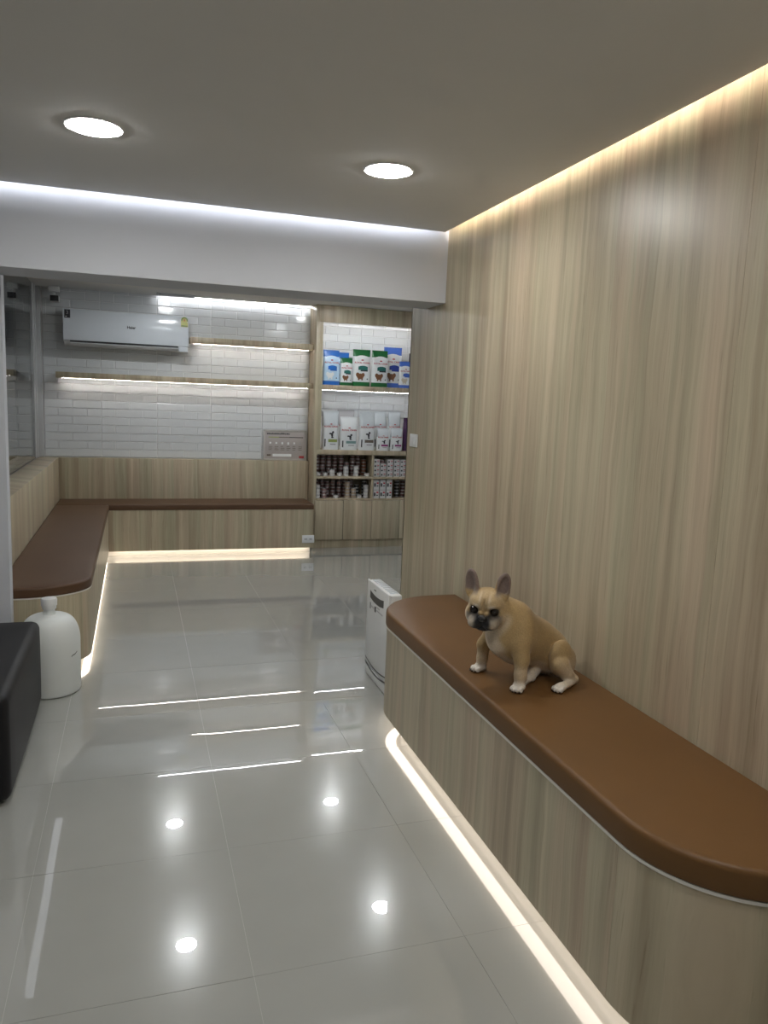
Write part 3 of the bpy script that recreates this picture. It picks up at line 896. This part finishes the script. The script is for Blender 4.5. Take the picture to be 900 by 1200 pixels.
mesh('lettering', [(-0.034 + x, ac_front(2.105) - 0.0025, 2.105 + z) for x, z in v], f, 'ink', ac)
col('label_yellow', (0.48, 0.42, 0.08)); col('label_green', (0.10, 0.20, 0.05)); col('label_olive', (0.35, 0.36, 0.06))
def arch_pts(cx, z0, w, h, n=12):
    r = w / 2
    return [(cx - r, z0), (cx + r, z0)] + [(cx + r * math.cos(math.pi * k / n), z0 + h - r + r * math.sin(math.pi * k / n)) for k in range(n + 1)]
on_ac('energy_label', arch_pts(0.444, 2.143, 0.066, 0.094), 'label_yellow', 0.0012)
on_ac('energy_label', arch_pts(0.444, 2.198, 0.062, 0.036), 'label_green', 0.0022)
on_ac('energy_label', arch_pts(0.444, 2.190, 0.040, 0.034), 'label_yellow', 0.0032)
on_ac('energy_label', [(0.415, 2.148), (0.473, 2.148), (0.473, 2.158), (0.415, 2.158)], 'label_green', 0.0022)
on_ac('energy_label', [(0.415, 2.162), (0.473, 2.162), (0.473, 2.185), (0.415, 2.185)], 'label_olive', 0.0022)
v, f = text_geo('5', 0.026, 0.001)
mesh('lettering', [(0.444 + x, ac_front(2.205) - 0.0042, 2.204 + z) for x, z in v], f, 'red', ac)
on_ac('sticker', [(-0.610, 2.158), (-0.560, 2.158), (-0.560, 2.233), (-0.610, 2.233)], 'ink', 0.0012)
v, f = text_geo('3', 0.045, 0.0)
mesh('lettering', [(-0.585 + x, ac_front(2.2) - 0.0026, 2.205 + z) for x, z in v], f, 'bag_grey', ac)
on_ac('sticker', [(-0.602, 2.168), (-0.590, 2.168), (-0.590, 2.174), (-0.602, 2.174)], 'whitep', 0.0026)

# ------------------------------------------------------------------ security camera
sc_ = thing('security_camera', 'small security camera with black face under the rear ceiling in the corner', 'camera', (-0.70, 7.76, 2.33))
box('mount', -0.745, -0.655, 7.70, 7.80, 2.388, 2.438, 'wplast', sc_, bevel=0.006)
box('bracket', -0.715, -0.690, 7.735, 7.765, 2.355, 2.392, 'wplast', sc_, bevel=0.003)
box('housing', -0.732, -0.656, 7.690, 7.79, 2.300, 2.357, 'wplast', sc_, bevel=0.012, seg=3)
box('face', -0.730, -0.658, 7.682, 7.6915, 2.303, 2.354, 'dark', sc_, bevel=0.004)
lathe_v, lathe_f = lathe_data([(0.004, 0), (0.012, 0), (0.012, 0.004), (0.004, 0.004)], 16)
mesh('lens', [(-0.694 + x, 7.683 - z, 2.330 + y) for x, y, z in lathe_v], lathe_f, 'dark', sc_, smooth=40)
tube('cable', [(-0.735, 7.76, 2.335), (-0.760, 7.77, 2.335), (-0.775, 7.78, 2.32), (-0.778, 7.785, 2.25), (-0.782, 7.79, 2.15)], 0.003, 'wplast', sc_)

# ------------------------------------------------------------------ water jug
jx, jy = -0.418, 4.026
jg = thing('water_jug', 'large milky white plastic jug with screw cap on the floor behind the ottoman', 'jug', (jx, jy, 0))
prof = [(0.02, 0.0), (0.128, 0.0), (0.139, 0.004), (0.143, 0.014), (0.143, 0.255)]
for k in range(1, 13):
    a = math.pi / 2 * k / 12
    prof.append((0.029 + 0.114 * math.cos(a) ** 0.62 if k < 12 else 0.029, 0.255 + 0.14 * math.sin(a)))
prof += [(0.027, 0.402), (0.027, 0.445), (0.02, 0.446)]
lathe('bottle', prof, 'jug', jg, (jx, jy, 0.0005), 48, smooth=50)
cp = [(0.02, 0.422), (0.030, 0.422), (0.0335, 0.425), (0.0335, 0.440), (0.0375, 0.441), (0.0385, 0.470), (0.035, 0.477), (0.02, 0.478)]
lathe('screw_cap', cp, 'wplast', jg, (jx, jy, 0.0005), 32)
a0 = math.radians(-40)
sv, sf = [], []
for k in range(5):
    a = math.radians(-42 + 4.2 * k)
    for dz in (0, 0.005): sv.append((jx + 0.1438 * math.cos(a), jy + 0.1438 * math.sin(a), 0.197 + 0.0035 * k + dz + 0.002 * math.sin(k * 2)))
for k in range(4): sf.append((2 * k, 2 * k + 2, 2 * k + 3, 2 * k + 1))
mesh('pen_mark', sv, sf, 'ink', jg)

# ------------------------------------------------------------------ black ottoman
om = thing('ottoman', 'black leather cube ottoman on the glossy floor at the left edge', 'ottoman', (-0.93, 3.35, 0))
def pillow_box(name, x0, x1, y0, y1, z0, z1, r, bulge, mat, parent):
    bm = bmesh.new(); add_box(bm, x0, x1, y0, y1, z0, z1, r, 5)
    bmesh.ops.subdivide_edges(bm, edges=[e for e in bm.edges if e.calc_length() > 0.15], cuts=9, use_grid_fill=True)
    c = Vector(((x0 + x1) / 2, (y0 + y1) / 2, (z0 + z1) / 2)); h = Vector(((x1 - x0) / 2, (y1 - y0) / 2, (z1 - z0) / 2))
    for v in bm.verts:
        q = Vector(((v.co.x - c.x) / h.x, (v.co.y - c.y) / h.y, (v.co.z - c.z) / h.z))
        for i in range(3):
            j, k = (i + 1) % 3, (i + 2) % 3
            g = max(0, 1 - q[j] ** 2) * max(0, 1 - q[k] ** 2)
            if i == 2 and q[2] < 0: g = 0
            v.co[i] += bulge * g * (1 if q[i] > 0 else -1) * abs(q[i]) ** 6
    return bm_obj(name, bm, mat, parent, smooth=60)
pillow_box('upholstery', -1.43, -0.441, 2.865, 3.855, 0.012, 0.418, 0.035, 0.010, 'black', om)
for fx in (-1.36, -0.52):
    for fy in (2.94, 3.78):
        lathe('foot', [(0.01, 0), (0.024, 0), (0.026, 0.014), (0.01, 0.016)], 'dark', om, (fx, fy, 0.0), 16)

# ------------------------------------------------------------------ air purifier behind the right bench
pu = thing('air_purifier', 'slim white air purifier standing on the floor behind the oak bench', 'air purifier', (1.25, 3.77, 0))
PX0, PX1, PY0, PY1, PZ = 1.216, 1.292, 3.585, 3.955, 0.538
box('body', PX0 + 0.012, PX1, PY0, PY1, 0.004, PZ - 0.004, 'wplast', pu, bevel=0.010, seg=3)
box('front_cover', PX0, PX0 + 0.0125, PY0 + 0.001, PY1 - 0.001, 0.066, PZ, 'wplast', pu, bevel=0.006, seg=3)
box('base_cover', PX0 + 0.001, PX0 + 0.0125, PY0 + 0.001, PY1 - 0.001, 0.004, 0.060, 'wplast', pu, bevel=0.004)
def curve_strip(name, zc, sag, w, mat, y0=PY0 + 0.004, y1=PY1 - 0.004, x=PX0 - 0.0008, n=16):
    v, f = [], []
    for k in range(n + 1):
        t = k / n; y = y0 + (y1 - y0) * t; z = zc - sag * (1 - (2 * t - 1) ** 2)
        v += [(x, y, z - w / 2), (x, y, z + w / 2), (x + 0.002, y, z - w / 2), (x + 0.002, y, z + w / 2)]
    for k in range(n):
        b = 4 * k; f += [(b, b + 4, b + 5, b + 1), (b + 2, b + 3, b + 7, b + 6), (b + 1, b + 5, b + 7, b + 3), (b, b + 2, b + 6, b + 4)]
    return mesh(name, v, f, mat, pu)
curve_strip('intake_groove', 0.098, 0.02, 0.007, 'dark')
curve_strip('intake_groove', 0.070, 0.022, 0.008, 'dark')
curve_strip('display', 0.468, 0.012, 0.040, 'dark', 3.655, 3.895)
box('logo', PX0 - 0.0015, PX0 - 0.0002, 3.795, 3.825, 0.503, 0.508, 'ink', pu)
for k, (yy, ww, hh) in enumerate(((3.885, 0.010, 0.034), (3.862, 0.006, 0.012), (3.842, 0.006, 0.012), (3.822, 0.006, 0.012), (3.795, 0.020, 0.030), (3.745, 0.05, 0.006), (3.745, 0.05, 0.006), (3.69, 0.045, 0.006))):
    box('button', PX0 - 0.0015, PX0 - 0.0002, yy - ww / 2, yy + ww / 2, 0.405 - hh / 2 + (0.018 if k == 6 else 0), 0.405 + hh / 2 + (0.018 if k == 6 else 0), 'ink' if k in (0, 4) else 'bag_grey', pu)
for k in range(9):
    yy = PY0 + 0.03 + k * 0.036
    box('outlet_slat', PX0 + 0.022, PX1 - 0.012, yy, yy + 0.026, PZ - 0.0045, PZ - 0.001, 'acwhite', pu, bevel=0.001)

#@@DOG@@

# ------------------------------------------------------------------ french bulldog sitting on the bench
DOG_O = Vector((1.30, 2.29, 0.5695))
DOG_YAW = math.atan2(-0.22, -0.975)
HEAD_C = np.array([0.181, -0.017, 0.264])
HEAD_YAW, HEAD_PITCH, HEAD_ROLL = math.radians(41), math.radians(10), math.radians(-2)
def head_axes():
    cy, sy, cp, sp = math.cos(HEAD_YAW), math.sin(HEAD_YAW), math.cos(HEAD_PITCH), math.sin(HEAD_PITCH)
    u = np.array([cy * cp, sy * cp, -sp]); v = np.array([-sy, cy, 0.0]); w = np.cross(u, v)
    cr, sr = math.cos(HEAD_ROLL), math.sin(HEAD_ROLL)
    return u, v * cr + w * sr, w * cr - v * sr
HU, HV, HW = head_axes()
def h2l(u, v, w): return HEAD_C + HU * u + HV * v + HW * w

def build_dog():
    st = 0.0030
    lo = np.array([-0.235, -0.175, -0.012]); hi = np.array([0.265, 0.195, 0.43])
    n = np.ceil((hi - lo) / st).astype(int)
    ax = [lo[i] + st * np.arange(n[i]) for i in range(3)]
    X, Y, Z = np.meshgrid(*ax, indexing='ij')
    X = X.astype(np.float32); Y = Y.astype(np.float32); Z = Z.astype(np.float32)
    D = np.full(X.shape, 1.0, np.float32)
    def smin(a, b, k):
        h = np.clip(0.5 + 0.5 * (b - a) / k, 0, 1)
        return b * (1 - h) + a * h - k * h * (1 - h)
    def smax(a, b, k): return -smin(-a, -b, k)
    def region(c, r):
        s = []
        for i in range(3):
            a = int(max(0, math.floor((c[i] - r - lo[i]) / st))); b = int(min(n[i], math.ceil((c[i] + r - lo[i]) / st) + 1))
            s.append(slice(a, b))
        return tuple(s)
    def ell(c, r, k=0.02, axes=None, sub=False, D=D):
        c = np.array(c, float); r = np.array(r, float)
        s = region(c, r.max() + 0.05)
        d = [X[s] - c[0], Y[s] - c[1], Z[s] - c[2]]
        if axes is not None: d = [d[0] * a[0] + d[1] * a[1] + d[2] * a[2] for a in axes]
        q = [d[i] / r[i] for i in range(3)]
        k0 = np.sqrt(q[0] ** 2 + q[1] ** 2 + q[2] ** 2) + 1e-6
        k1 = np.sqrt((q[0] / r[0]) ** 2 + (q[1] / r[1]) ** 2 + (q[2] / r[2]) ** 2) + 1e-6
        e = k0 * (k0 - 1) / k1
        D[s] = smax(D[s], -e, k) if sub else smin(D[s], e, k)
    def cone(a, b, ra, rb, k=0.02):
        a = np.array(a, float); b = np.array(b, float)
        s = region((a + b) / 2, np.linalg.norm(b - a) / 2 + max(ra, rb) + 0.05)
        ba = b - a
        px, py, pz = X[s] - a[0], Y[s] - a[1], Z[s] - a[2]
        t = np.clip((px * ba[0] + py * ba[1] + pz * ba[2]) / (ba @ ba), 0, 1)
        e = np.sqrt((px - ba[0] * t) ** 2 + (py - ba[1] * t) ** 2 + (pz - ba[2] * t) ** 2) - (ra + (rb - ra) * t)
        D[s] = smin(D[s], e, k)
    def chain(pts, k=0.015):
        for (a, ra), (b, rb) in zip(pts[:-1], pts[1:]): cone(a, b, ra, rb, k)
    SH = np.array([0.018, -0.004, 0.0])
    # trunk: deep chest, sloping back, round rump
    ell((0.088, -0.006, 0.175), (0.074, 0.080, 0.088), 0.02)
    ell((0.048, -0.002, 0.165), (0.082, 0.078, 0.084), 0.03)
    ell((-0.017, 0.0, 0.130), (0.088, 0.076, 0.084), 0.035)
    ell((-0.082, 0.0, 0.085), (0.082, 0.086, 0.082), 0.035)
    ell((0.123, -0.010, 0.150), (0.035, 0.045, 0.052), 0.03)           # breast
    ell((0.053, 0.0, 0.100), (0.060, 0.055, 0.045), 0.03)              # belly tuck
    # shoulders
    for s in (1, -1):
        ell((0.078, s * 0.058 - 0.004, 0.165), (0.042, 0.032, 0.060), 0.022)
    # neck with rolls
    cone((0.078, -0.004, 0.215), (0.142, -0.012, 0.255), 0.068, 0.058, 0.03)
    # front legs
    chain([((0.092, 0.064, 0.150), 0.032), ((0.098, 0.080, 0.100), 0.0245), ((0.106, 0.088, 0.050), 0.0190), ((0.110, 0.091, 0.022), 0.0185)], 0.016)
    chain([((0.100, -0.078, 0.150), 0.030), ((0.112, -0.106, 0.100), 0.0225), ((0.111, -0.112, 0.050), 0.0175), ((0.112, -0.114, 0.022), 0.0180)], 0.016)
    def paw(c, yaw, sc=1.0):
        cy, sy = math.cos(yaw), math.sin(yaw)
        f = np.array([cy, sy, 0]); l = np.array([-sy, cy, 0]); c = np.array(c)
        ell(c + f * 0.004 + [0, 0, 0.013], (0.026 * sc, 0.021 * sc, 0.0135), 0.01, (f, l, np.array([0, 0, 1.0])))
        for j, (fx, ly) in enumerate(((0.022, -0.0165), (0.029, -0.0058), (0.029, 0.0058), (0.022, 0.0165))):
            ell(c + f * fx * sc + l * ly * sc + [0, 0, 0.0098], (0.0105 * sc, 0.0062 * sc, 0.0098), 0.0022, (f, l, np.array([0, 0, 1.0])))
    paw((0.112, 0.092, 0.0), 0.45); paw((0.112, -0.116, 0.0), -0.10)
    # hind leg on the viewer's side: folded thigh, hock on the bench, foot forward
    ell((-0.062, 0.098, 0.090), (0.046, 0.030, 0.064), 0.007)
    ell((-0.092, 0.078, 0.068), (0.050, 0.042, 0.058), 0.012)
    chain([((-0.044, 0.116, 0.072), 0.033), ((-0.066, 0.126, 0.042), 0.023), ((-0.098, 0.128, 0.020), 0.0160)], 0.008)
    chain([((-0.100, 0.128, 0.019), 0.0165), ((-0.055, 0.145, 0.015), 0.0140), ((-0.022, 0.153, 0.013), 0.0130)], 0.005)
    paw((-0.016, 0.155, 0.0), 0.25, 0.95)
    # other hind leg, its foot reaching out under the belly
    ell((-0.068, -0.085, 0.085), (0.055, 0.040, 0.062), 0.02)
    chain([((-0.035, -0.030, 0.050), 0.032), ((-0.014, 0.020, 0.026), 0.020), ((0.020, 0.046, 0.016), 0.0145), ((0.050, 0.050, 0.013), 0.0125)], 0.010)
    paw((0.050, 0.050, 0.0), 0.3, 0.8)
    # stub tail
    cone((-0.145, 0.0, 0.060), (-0.170, 0.004, 0.048), 0.020, 0.012, 0.012)
    # ---- head
    A = (HU, HV, HW)
    def hell(c, r, k=0.012, sub=False, axes=A): ell(h2l(*c), r, k, axes, sub)
    hell((-0.006, 0, 0.012), (0.058, 0.062, 0.056), 0.010)
    hell((0.016, 0, 0.030), (0.044, 0.054, 0.034), 0.015)             # flat forehead
    for s in (1, -1):
        hell((0.010, s * 0.040, -0.018), (0.042, 0.030, 0.036), 0.007)  # cheeks
        hell((0.052, s * 0.025, -0.029), (0.031, 0.028, 0.024), 0.005)  # flews
        hell((0.034, s * 0.024, 0.030), (0.022, 0.016, 0.008), 0.006)   # brow folds
        hell((0.036, s * 0.050, -0.004), (0.016, 0.010, 0.020), 0.006)  # cheek fold beside the eye
    hell((0.046, 0, -0.016), (0.032, 0.036, 0.024), 0.008)            # muzzle
    hell((0.042, 0, -0.049), (0.028, 0.030, 0.013), 0.004)            # chin
    hell((0.048, 0, 0.006), (0.020, 0.026, 0.006), 0.003)             # nose roll
    for s in (1, -1):
        hell((0.054, s * 0.034, 0.008), (0.017, 0.0155, 0.0140), 0.005, sub=True)   # eye sockets
    hell((0.064, 0, 0.018), (0.016, 0.005, 0.018), 0.006, sub=True)    # stop
    hell((0.062, 0, 0.042), (0.017, 0.003, 0.016), 0.006, sub=True)   # forehead crease
    # jowl crease
    # ears: upright cupped bat ears
    for s in (1, -1):
        up = HW * 0.97 + HV * (s * 0.13) - HU * 0.06; up = up / np.linalg.norm(up)
        fw = HU * 0.93 + HV * (s * 0.36); fw = fw - up * (fw @ up); fw = fw / np.linalg.norm(fw)
        sd = np.cross(up, fw)
        c = h2l(-0.010, s * 0.052 - 0.004, 0.077)
        axs = (fw, sd, up)
        E = np.full(D.shape, 1.0, np.float32)
        ell(c, (0.0145, 0.0260, 0.053), 0.001, axs, D=E)
        ell(c - up * 0.026, (0.018, 0.026, 0.026), 0.012, axs, D=E)
        ell(c + fw * 0.0145 + up * 0.002, (0.0155, 0.0190, 0.045), 0.003, axs, sub=True, D=E)
        D[:] = smin(D, E, 0.006)
    # flatten where it rests
    D = np.maximum(D, -(Z - 0.0002))
    # ---- surface nets
    F = D
    s = F < 0
    c000 = s[:-1, :-1, :-1]
    cnt = np.zeros(c000.shape, np.int8); acc = np.zeros(c000.shape + (3,), np.float32); num = np.zeros(c000.shape, np.int8)
    offs = [(i, j, k) for i in (0, 1) for j in (0, 1) for k in (0, 1)]
    def sl(o): return tuple(slice(o[i], o[i] + F.shape[i] - 1) for i in range(3))
    for o in offs: cnt += s[sl(o)]
    active = (cnt > 0) & (cnt < 8)
    idx = np.argwhere(active)
    vid = np.full(active.shape, -1, np.int64); vid[active] = np.arange(len(idx))
    P = np.zeros((len(idx), 3)); K = np.zeros(len(idx))
    for a in offs:
        for ax_ in range(3):
            if a[ax_]: continue
            b = list(a); b[ax_] = 1
            fa = F[tuple((idx + np.array(a)).T)]; fb = F[tuple((idx + np.array(b)).T)]
            m = (fa < 0) != (fb < 0)
            t = np.where(m, fa / np.where(m, fa - fb, 1), 0)
            p = np.repeat(np.array([a], float), len(idx), 0); p[:, ax_] = t
            P[m] += p[m]; K[m] += 1
    V = lo + st * (idx + P / K[:, None])
    faces = []
    for ax_ in range(3):
        o1, o2 = (ax_ + 1) % 3, (ax_ + 2) % 3
        sa = [slice(1, F.shape[i] - 1) for i in range(3)]; sb = list(sa)
        sa[ax_] = slice(0, F.shape[ax_] - 1); sb[ax_] = slice(1, F.shape[ax_])
        ch = s[tuple(sa)] != s[tuple(sb)]
        pos = np.argwhere(ch); base = pos.copy(); base[:, o1] += 1; base[:, o2] += 1
        def cv(d1, d2):
            q = base.copy(); q[:, o1] -= d1; q[:, o2] -= d2
            return vid[q[:, 0], q[:, 1], q[:, 2]]
        faces.append(np.stack([cv(1, 1), cv(0, 1), cv(0, 0), cv(1, 0)], 1))
    faces = np.concatenate(faces); faces = faces[(faces >= 0).all(1)]
    # light smoothing
    for _ in range(2):
        S_ = np.zeros_like(V); C_ = np.zeros(len(V))
        for a in range(4):
            i, j = faces[:, a], faces[:, (a + 1) % 4]
            np.add.at(S_, i, V[j]); np.add.at(S_, j, V[i]); np.add.at(C_, i, 1); np.add.at(C_, j, 1)
        V = V * 0.55 + 0.45 * S_ / np.maximum(C_, 1)[:, None]
    return V, faces

def dog_colors(V):
    def ss(a, b, x): t = np.clip((x - a) / (b - a), 0, 1); return t * t * (3 - 2 * t)
    n = len(V)
    rng = np.random.default_rng(4)
    tan = np.array([0.41, 0.288, 0.138]); deep = np.array([0.25, 0.160, 0.065]); pale = np.array([0.66, 0.56, 0.43]); white = np.array([0.74, 0.70, 0.64])
    blk = np.array([0.012, 0.011, 0.012]); grey = np.array([0.20, 0.18, 0.155]); pink = np.array([0.22, 0.165, 0.15])
    C = np.repeat(tan[None], n, 0)
    def mixc(col, m): 
        nonlocal C
        C = C * (1 - m[:, None]) + col[None] * m[:, None]
    x, y, z = V.T
    wob = 0.012 * np.sin(x * 60 + y * 41) * np.sin(z * 55 + y * 30)
    mixc(deep, 0.9 * ss(0.15, 0.25, z + wob) * ss(0.10, 0.02, x + wob) * ss(-0.17, -0.03, x))        # darker saddle
    mixc(deep, 0.45 * np.exp(-((x + 0.02) ** 2 + (y - 0.075) ** 2 + (z - 0.15) ** 2) / 0.004))
    chest = ss(0.085, 0.13, x + wob) * ss(0.26, 0.215, z) * ss(0.055, 0.02, np.abs(y + 0.006 + wob))
    mixc(pale, chest * 0.85)
    mixc(pale, ss(0.10, 0.06, z + wob) * ss(0.075, 0.045, np.abs(y)) * 0.8)
    legs = (ss(0.105, 0.06, z) * ss(0.05, 0.075, np.abs(y)) * ss(0.04, 0.07, x))
    mixc(pale, legs * 0.45)
    mixc(white, ss(0.045, 0.018, z) * 0.9 * ss(-0.10, -0.06, x))
    mixc(pale, ss(0.12, 0.05, z) * ss(0.085, 0.115, y) * ss(0.0, -0.04, x) * 0.55)
    # head
    L = V - HEAD_C
    u, v, w = L @ HU, L @ HV, L @ HW
    hm = ss(0.105, 0.085, np.sqrt(u ** 2 + v ** 2 + (w * 0.85) ** 2)) * ss(-0.01, 0.01, u)
    front = hm * ss(0.0, 0.02, u)
    mixc(np.array([0.47, 0.35, 0.20]), front * 0.8 * ss(0.0, 0.03, w))
    mixc(white, front * 0.7 * np.exp(-((np.abs(v) - 0.027) ** 2 / 0.00010 + (w - 0.0275) ** 2 / 0.00003)))
    mixc(pale, front * 0.5 * np.exp(-((np.abs(v) - 0.016) ** 2 / 0.00002 + (w - 0.050) ** 2 / 0.0002)))
    mixc(deep, front * 0.5 * np.exp(-((np.abs(v) - 0.009) ** 2 / 0.00001 + (w - 0.045) ** 2 / 0.0003)))   # light brow marks
    mixc(pale, front * 0.45 * ss(0.030, 0.045, np.abs(v)) * ss(0.01, -0.02, w))
    mz = ss(0.052, 0.064, u) * ss(0.006, -0.004, w)
    mixc(grey, front * ss(0.030, 0.050, u) * ss(0.004, -0.006, w) * 0.85)
    mixc(pale, front * 0.35 * ss(0.04, 0.05, u) * np.exp(-((np.abs(v) - 0.042) ** 2 / 0.00016 + (w + 0.030) ** 2 / 0.0003)))
    mixc(blk, front * ss(0.046, 0.058, u) * ss(0.031, 0.019, np.abs(v) - 0.15 * np.maximum(-w - 0.01, 0)) * ss(0.008, -0.002, w))     # mask
    mixc(blk, front * ss(-0.036, -0.042, w) * ss(0.030, 0.045, u) * ss(0.042, 0.030, np.abs(v)) * ss(-0.062, -0.054, w))               # lip line
    mixc(blk, front * np.exp(-(((np.abs(v) - 0.034) / 0.0180) ** 4 + ((w - 0.006) / 0.0160) ** 4)) * 0.99)                               # around the eyes
    # ears
    ear = ss(0.050, 0.062, w) * ss(0.025, 0.034, np.abs(v)) * (np.sqrt(u ** 2 + v ** 2) < 0.11)
    mixc(np.array([0.20, 0.15, 0.115]), ear * 0.85)
    for s in (1, -1):
        fw = HU * 0.93 + HV * (s * 0.36)
        d = (V - h2l(-0.010, s * 0.052 - 0.004, 0.077)) @ (fw / np.linalg.norm(fw))
        mixc(pink, ear * (v * s > 0) * ss(0.013, 0.004, np.abs(d - 0.001)) * ss(-0.004, 0.0, d + 0.004) * 0.8)
        mixc(white, (v * s > 0) * np.exp(-((w - 0.062) ** 2 / 0.00008 + (np.abs(v) - 0.052) ** 2 / 0.00012)) * ss(0.0, 0.006, d) * 0.55 * (hm > 0.01))
    C *= (1 + 0.06 * rng.standard_normal(n))[:, None]
    return np.clip(C, 0.004, 1)

def fur_mat():
    m, t, nd, lk, b = nt('short_fawn_fur')
    at = N(nd, 'ShaderNodeVertexColor', layer_name='fur')
    tc = N(nd, 'ShaderNodeTexCoord')
    no = N(nd, 'ShaderNodeTexNoise'); no.inputs['Scale'].default_value = 260; no.inputs['Detail'].default_value = 4
    lk.new(tc.outputs['Object'], no.inputs['Vector'])
    mx = N(nd, 'ShaderNodeMix', data_type='RGBA', blend_type='MULTIPLY'); mx.inputs[0].default_value = 0.35
    lk.new(at.outputs['Color'], mx.inputs[6]); lk.new(no.outputs['Color'], mx.inputs[7])
    hs = N(nd, 'ShaderNodeHueSaturation'); hs.inputs['Value'].default_value = 1.15
    lk.new(at.outputs['Color'], hs.inputs['Color'])
    rp = N(nd, 'ShaderNodeMath', operation='MULTIPLY_ADD'); rp.inputs[1].default_value = 0.5; rp.inputs[2].default_value = 0.75
    lk.new(no.outputs['Fac'], rp.inputs[0])
    lk.new(rp.outputs[0], hs.inputs['Value']); lk.new(hs.outputs[0], b.inputs['Base Color'])
    b.inputs['Roughness'].default_value = 0.62
    b.inputs['Specular IOR Level'].default_value = 0.3
    b.inputs['Sheen Weight'].default_value = 0.15
    bp = N(nd, 'ShaderNodeBump'); bp.inputs['Strength'].default_value = 0.25; bp.inputs['Distance'].default_value = 0.002
    lk.new(no.outputs['Fac'], bp.inputs['Height']); lk.new(bp.outputs['Normal'], b.inputs['Normal'])
    return m

dg = thing('dog', 'fawn french bulldog with a black muzzle sitting on the brown bench cushion', 'dog', DOG_O)
DV, DF = build_dog()
me = bpy.data.meshes.new('dog_body')
me.vertices.add(len(DV)); me.vertices.foreach_set('co', DV.astype(np.float32).ravel())
me.loops.add(len(DF) * 4); me.loops.foreach_set('vertex_index', DF.astype(np.int32).ravel())
me.polygons.add(len(DF)); me.polygons.foreach_set('loop_start', (np.arange(len(DF)) * 4).astype(np.int32))
me.update(calc_edges=True); me.validate()
bm = bmesh.new(); bm.from_mesh(me); bmesh.ops.recalc_face_normals(bm, faces=bm.faces); bm.to_mesh(me); bm.free()
ca = me.color_attributes.new('fur', 'FLOAT_COLOR', 'POINT')
ca.data.foreach_set('color', np.concatenate([dog_colors(DV), np.ones((len(DV), 1))], 1).astype(np.float32).ravel())
me.polygons.foreach_set('use_smooth', [True] * len(me.polygons))
me.materials.append(fur_mat())
link('body', me, dg)
M['eye'] = plain('dark_eye', (0.012, 0.008, 0.006), 0.05, spec=0.6, var=0.2)
M['nose'] = plain('black_nose', (0.010, 0.010, 0.011), 0.35, var=0.3, scale=300, bump=0.3, bscale=600)
def local_ell(name, c, r, mat, axes=(HU, HV, HW), deform=None):
    bm = bmesh.new(); bmesh.ops.create_uvsphere(bm, u_segments=20, v_segments=14, radius=1.0)
    for v in bm.verts:
        q = v.co.copy()
        if deform: q = deform(q)
        p = np.array(c) + axes[0] * (q.x * r[0]) + axes[1] * (q.y * r[1]) + axes[2] * (q.z * r[2])
        v.co = p
    me = bpy.data.meshes.new(name); bmesh.ops.recalc_face_normals(bm, faces=bm.faces); bm.to_mesh(me); bm.free(); me.materials.append(M[mat])
    me.polygons.foreach_set('use_smooth', [True] * len(me.polygons))
    return link(name, me, dg)
for s in (1, -1):
    local_ell('eye', h2l(0.0385, s * 0.0335, 0.0075), (0.0155, 0.0155, 0.0145), 'eye')
def nose_shape(q):
    q = q.copy(); q.y *= 1 - 0.25 * max(0, -q.z); 
    return q
local_ell('nose', h2l(0.0735, 0, -0.007), (0.0115, 0.0170, 0.0115), 'nose', deform=nose_shape)
for c, yaw, sc in (((0.112, 0.092), 0.45, 1.0), ((0.112, -0.116), -0.10, 1.0), ((-0.016, 0.155), 0.25, 0.95)):
    f = np.array([math.cos(yaw), math.sin(yaw), 0]); l = np.array([-f[1], f[0], 0]); up = np.array([0, 0, 1.0])
    for fx, ly in ((0.022, -0.0165), (0.029, -0.0058), (0.029, 0.0058), (0.022, 0.0165)):
        local_ell('claw', np.array([c[0], c[1], 0.0]) + f * (fx + 0.0105) * sc + l * ly * sc + [0, 0, 0.0055], (0.004, 0.0017, 0.0024), 'nose', (f, l, up))
dg.rotation_euler = (0, 0, DOG_YAW)
